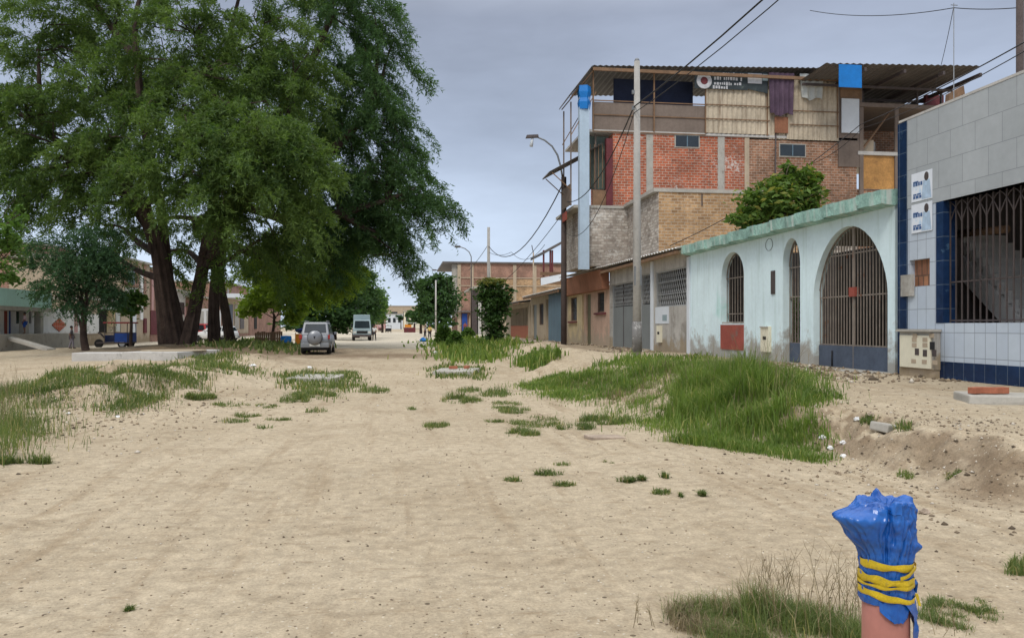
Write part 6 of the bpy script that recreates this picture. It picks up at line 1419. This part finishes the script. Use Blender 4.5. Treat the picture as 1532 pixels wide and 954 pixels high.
def band(py0, tilt, r_, w_=.0105, ph=0, a0=0, a1=2 * pi, nm='tape_band'):
    V = []; fc = []; n_ = 60
    for k in range(n_ + 1):
        a = a0 + (a1 - a0) * k / n_; z_ = zz_(py0) - tilt * kk * cos(a + ph) + .0012 * sin(a * 7)
        w2_ = w_ * (.8 + .35 * vn(a * 2.2, py0, 71) * 2)
        for rr, dz in ((r_ - .001, -w2_ / 2), (r_ + .0012, -w2_ * .42), (r_ + .0004, 0), (r_ + .0012, w2_ * .42)):
            rr += .0012 * sin(a * 9 + py0); p = c + RV * (rr * cos(a)) + FV * (rr * sin(a)); V.append((p.x, p.y, z_ + dz))
    for k in range(n_):
        for q in range(3): fc.append((k * 4 + q, k * 4 + q + 1, k * 4 + q + 5, k * 4 + q + 4))
    return MB().add(V, fc, True).build(nm, M['yellowtape'], t)
band(838.5, 1.5, .0685, .024); band(861, 3.5, .0690, .030); band(885, 7, .0695, .026); band(855, -17, .0725, .016, 0, -1.5, -.15); band(867, 1, .0705, .014, 1.5, 2.2, 5.6)
q = c + RV * .07; mb = MB(); mb.slab(Vector((q.x, q.y, zz_(884))) - FV * .02, Vector((q.x, q.y, zz_(884))) - FV * .02 + RV * .008, Vector((q.x, q.y, zz_(902))) - FV * .02 + RV * .016, Vector((q.x, q.y, zz_(902))) - FV * .02 + RV * .010, .003).build('tape_end', M['yellowtape'], t)

# ================================================================== grass, weeds, pebbles
def patch(poly, n, h, wd, lean=.6, **k):
    x, y = sample_poly(gp(*poly), n, **k); d = np.hypot(x, y); return blades(x, y, h, wd * np.maximum(1, d / 14)[:, None], lean)
G = []
G.append(patch([(925, 600), (1040, 652), (1130, 660), (1190, 640), (1215, 590), (1200, 562), (1090, 552), (1000, 548), (920, 556), (850, 570)], 26000, .19, .0060, .9, thr=-.02, clump=1.1))
G.append(patch([(1010, 640), (1150, 650), (1205, 600), (1190, 575), (1080, 568), (1010, 590)], 15000, .27, .0060, .85, thr=.02, clump=1.3))
G.append(patch([(1070, 600), (1140, 620), (1185, 590), (1130, 570), (1080, 575)], 4500, .40, .0060, .7, thr=.0, clump=1.6))
G.append(patch([(780, 578), (860, 602), (940, 632), (1010, 650), (1000, 590), (900, 556), (830, 560)], 18000, .11, .0055, .9, thr=.02, clump=1.6))
G.append(patch([(1000, 660), (1180, 688), (1240, 694), (1268, 655), (1230, 640), (1100, 645)], 8000, .12, .0048, .9, thr=.06, clump=2.2))
G.append(patch([(1190, 610), (1250, 612), (1290, 600), (1240, 590), (1190, 585)], 900, .15, .006, .9, thr=.05, clump=2))
G.append(patch([(770, 545), (800, 552), (838, 535), (815, 528), (780, 538)], 1700, .28, .012, .8, thr=-.1))
G.append(patch([(665, 535), (700, 545), (750, 538), (770, 520), (735, 508), (690, 515)], 3500, .35, .014, .8, thr=-.2))
G.append(patch([(660, 520), (690, 530), (720, 515), (690, 505), (665, 508)], 1200, .35, .02, .8))
G.append(patch([(880, 553), (960, 548), (1060, 545), (1060, 535), (960, 538)], 1200, .2, .01, .8, thr=0))
stuff('verge_grass', G, M['grass'], 'tall lush green grass growing along the right bank')
G = []
G.append(patch([(45, 590), (90, 612), (180, 622), (240, 600), (300, 578), (310, 560), (230, 556), (140, 560), (60, 570)], 12000, .14, .0055, .9, thr=.06, clump=1.5))
G.append(patch([(60, 575), (140, 555), (240, 552), (310, 562), (370, 556), (350, 540), (250, 548), (120, 552)], 6000, .12, .007, .9, thr=.12, clump=1.4))
G.append(patch([(285, 575), (320, 568), (362, 556), (350, 538), (300, 535), (280, 550)], 4000, .20, .008, .9, thr=.03, clump=1.4))
G.append(patch([(-80, 690), (20, 680), (70, 645), (60, 600), (0, 585), (-80, 590)], 9000, .21, .0038, .9, thr=-.02, clump=2))
G.append(patch([(330, 520), (440, 530), (450, 518), (380, 510), (300, 515)], 3000, .32, .018, .8, thr=-.1))
G.append(patch([(420, 575), (500, 602), (545, 570), (515, 558), (470, 560), (425, 562)], 2600, .16, .008, .9, thr=.0, clump=1.5))
G.append(patch([(640, 565), (720, 570), (725, 552), (660, 548)], 1200, .16, .01, .9))
for px, py, rx, ry, n in ((690, 600, 30, 5, 300), (740, 590, 24, 5, 300), (770, 615, 26, 5, 300), (560, 585, 24, 4, 160), (440, 600, 24, 4, 200), (470, 592, 34, 6, 400), (350, 630, 24, 3, 150), (860, 640, 30, 5, 300), (655, 638, 22, 5, 260), (758, 606, 24, 7, 320), (800, 632, 40, 9, 700), (780, 650, 28, 5, 260), (915, 690, 14, 3, 90), (975, 716, 25, 4, 260), (930, 720, 20, 3, 160), (845, 726, 18, 2, 90), (770, 718, 18, 3, 80), (1035, 742, 20, 3, 120), (990, 738, 16, 3, 90), (820, 710, 22, 2, 110), (370, 622, 22, 3, 140), (400, 608, 18, 3, 140), (300, 595, 26, 4, 260), (1500, 850, 26, 6, 0), (345, 606, 30, 3, 150), (520, 560, 18, 5, 200), (415, 628, 20, 2, 90), (60, 692, 22, 3, 120), (15, 692, 20, 4, 180), (905, 630, 40, 6, 420), (700, 585, 20, 3, 120), (740, 630, 18, 3, 120), (1435, 712, 20, 8, 160), (1355, 712, 14, 6, 90), (1350, 640, 16, 6, 160), (1300, 630, 14, 6, 130), (470, 615, 20, 3, 80), (185, 912, 14, 3, 40), (610, 612, 14, 2, 40), (395, 640, 14, 2, 40), (840, 695, 14, 2, 40)):
    if n: G.append(patch([(px + rx * cos(a), py + ry * sin(a)) for a in np.linspace(0, 2 * pi, 9)[:-1]], int(n * random.uniform(1.8, 3.6)), random.uniform(.04, .09) if py > 600 else .12, .0045, 1.5, clump=4, thr=.0))
G.append(patch([(1505, 860), (1545, 862), (1545, 842), (1510, 845)], 500, .07, .003, 1))
G.append(patch([(1370, 925), (1440, 945), (1500, 925), (1470, 898), (1400, 892)], 2600, .03, .0018, 1.4, clump=5, thr=.02))
G.append(patch([(1000, 915), (1010, 940), (1060, 975), (1310, 985), (1290, 912), (1200, 902), (1110, 905), (1050, 905)], 4500, .06, .0014, 1.4, clump=4.5, thr=.08))
G.append(patch([(1110, 922), (1120, 975), (1290, 985), (1288, 918), (1200, 908)], 6500, .125, .0014, 1.1, clump=4, thr=.02))
stuff('weedy_ground_cover', G, M['grass_dry'], 'dull green weeds and low grass scattered over the dirt')
# dry branching stalks by the pipe
def stalks(poly, n, h):
    out = []; x, y = sample_poly(gp(*poly), n, thr=-1)
    for x_, y_ in zip(x, y):
        b = Vector((x_, y_, Hs(x_, y_))); hh = h * random.uniform(.6, 1.2); le = Vector((random.uniform(-.35, .35), random.uniform(-.3, .3), 1)).normalized(); tip = b + le * hh
        segs = [(b, tip, .0016)]
        for k in range(random.randint(2, 5)):
            s_ = b.lerp(tip, random.uniform(.35, .9)); segs.append((s_, s_ + (le * .5 + Vector((random.uniform(-1, 1), random.uniform(-1, 1), random.uniform(.1, .7)))).normalized() * hh * random.uniform(.2, .45), .0011))
        for a, e_, w_ in segs:
            sd_ = RV * w_; m_ = a.lerp(e_, .55) + Vector((random.uniform(-1, 1), random.uniform(-1, 1), 0)) * .006
            out.append([a - sd_, a + sd_, m_ + sd_, m_ - sd_, e_ + sd_ * .4, e_ - sd_ * .4])
    return np.array([[tuple(p) for p in s_] for s_ in out], float).reshape(-1, 3)
S = [stalks([(1095, 925), (1140, 960), (1290, 965), (1285, 915), (1180, 905)], 55, .32), stalks([(1015, 930), (1060, 955), (1100, 930), (1060, 915)], 14, .14), stalks([(1395, 950), (1450, 960), (1450, 940), (1400, 938)], 6, .12), stalks([(-60, 660), (60, 640), (50, 600), (-40, 590)], 90, .55), stalks([(940, 940), (985, 945), (980, 925), (945, 925)], 5, .12),
     blades(*sample_poly(gp((1000, 915), (1010, 945), (1110, 960), (1130, 920), (1050, 905)), 1800, clump=5, thr=.0), .055, .0014, 1.4),
     blades(*sample_poly(gp((900, 600), (1040, 645), (1190, 640), (1205, 575), (1000, 555), (850, 572)), 1800, clump=1.2, thr=.05), .26, .004, .8),
     blades(*sample_poly(gp((50, 590), (180, 618), (300, 575), (350, 545), (120, 555)), 1200, clump=1.2, thr=.0), .18, .005, .9),
     stalks([(1050, 600), (1180, 610), (1190, 570), (1060, 565)], 60, .75)]
stuff('dry_weed_stalks', S, M['stalk'], 'dry branching weed stalks beside the wrapped pipe and at the left edge')
# small stones and debris
def pebble_mat():
    m, t_, b = newmat('pebbles'); g = N(t_, 'ShaderNodeNewGeometry'); rp = N(t_, 'ShaderNodeValToRGB'); t_.links.new(g.outputs['Random Per Island'], rp.inputs[0]); e = rp.color_ramp.elements
    e[0].color = (.10, .075, .05, 1); e[1].color = (.50, .45, .37, 1); rp.color_ramp.interpolation = 'CONSTANT'
    for p_, q_ in ((.18, (.18, .135, .09, 1)), (.5, (.30, .23, .15, 1)), (.72, (.24, .18, .12, 1)), (.90, (.52, .47, .40, 1))): x_ = e.new(p_); x_.color = q_
    t_.links.new(rp.outputs[0], b.inputs['Base Color']); b.inputs['Roughness'].default_value = .95; return m
def pebbles(n):
    d = 2.2 + 30 * RNG.random(n) ** 2.0; px = RNG.uniform(-30, 1560, n); r = (px - CX) / F; x = d * (sin(TH) + r * cos(TH)); y = d * (cos(TH) - r * sin(TH))
    sz = (.0032 + .009 * RNG.random(n) ** 5) * np.maximum(1, (d / 5) ** .62)
    n2 = 2400; q = ghit(1440, 700); xx = RNG.normal(5.4, .9, n2); yy = RNG.normal(7.6, 1.7, n2); x = np.concatenate([x, xx]); y = np.concatenate([y, yy]); sz = np.concatenate([sz, .006 + .022 * RNG.random(n2) ** 4])
    n3 = 2500; xx = RNG.normal(-5.4, 1.3, n3); yy = RNG.normal(14.5, 2.4, n3); x = np.concatenate([x, xx]); y = np.concatenate([y, yy]); sz = np.concatenate([sz, .01 + .03 * RNG.random(n3) ** 4])
    n4 = 5200; xx = RNG.uniform(7.4, 10.3, n4); yy = RNG.uniform(13, 62, n4); k4 = vn(xx * .6, yy * .35, 77) > -.05; x = np.concatenate([x, xx[k4]]); y = np.concatenate([y, yy[k4]]); sz = np.concatenate([sz, .02 + .08 * RNG.random(k4.sum()) ** 5])
    z = H(x, y); N_ = len(x); O = np.array([[1, 0, 0], [-1, 0, 0], [0, 1, 0], [0, -1, 0], [0, 0, .7], [0, 0, -.5]], float)
    V = O[None] * (.5 + .8 * RNG.random((N_, 6, 1))) * sz[:, None, None]; an = RNG.random(N_) * 6.28; ca, sa = np.cos(an)[:, None], np.sin(an)[:, None]
    V = np.stack([V[..., 0] * ca - V[..., 1] * sa, V[..., 0] * sa + V[..., 1] * ca, V[..., 2]], -1) + np.stack([x, y, z + sz * .15], -1)[:, None]
    T = np.array([[0, 2, 4], [2, 1, 4], [1, 3, 4], [3, 0, 4], [2, 0, 5], [1, 2, 5], [3, 1, 5], [0, 3, 5]]); Fc = (np.arange(N_) * 6)[:, None, None] + T[None]
    o = link('small_stones', mesh_from_arrays('small_stones', V, Fc, 3, pebble_mat())); tag(o, 'small stones and dry crumbs scattered over the sand', kind='stuff')
pebbles(11000)
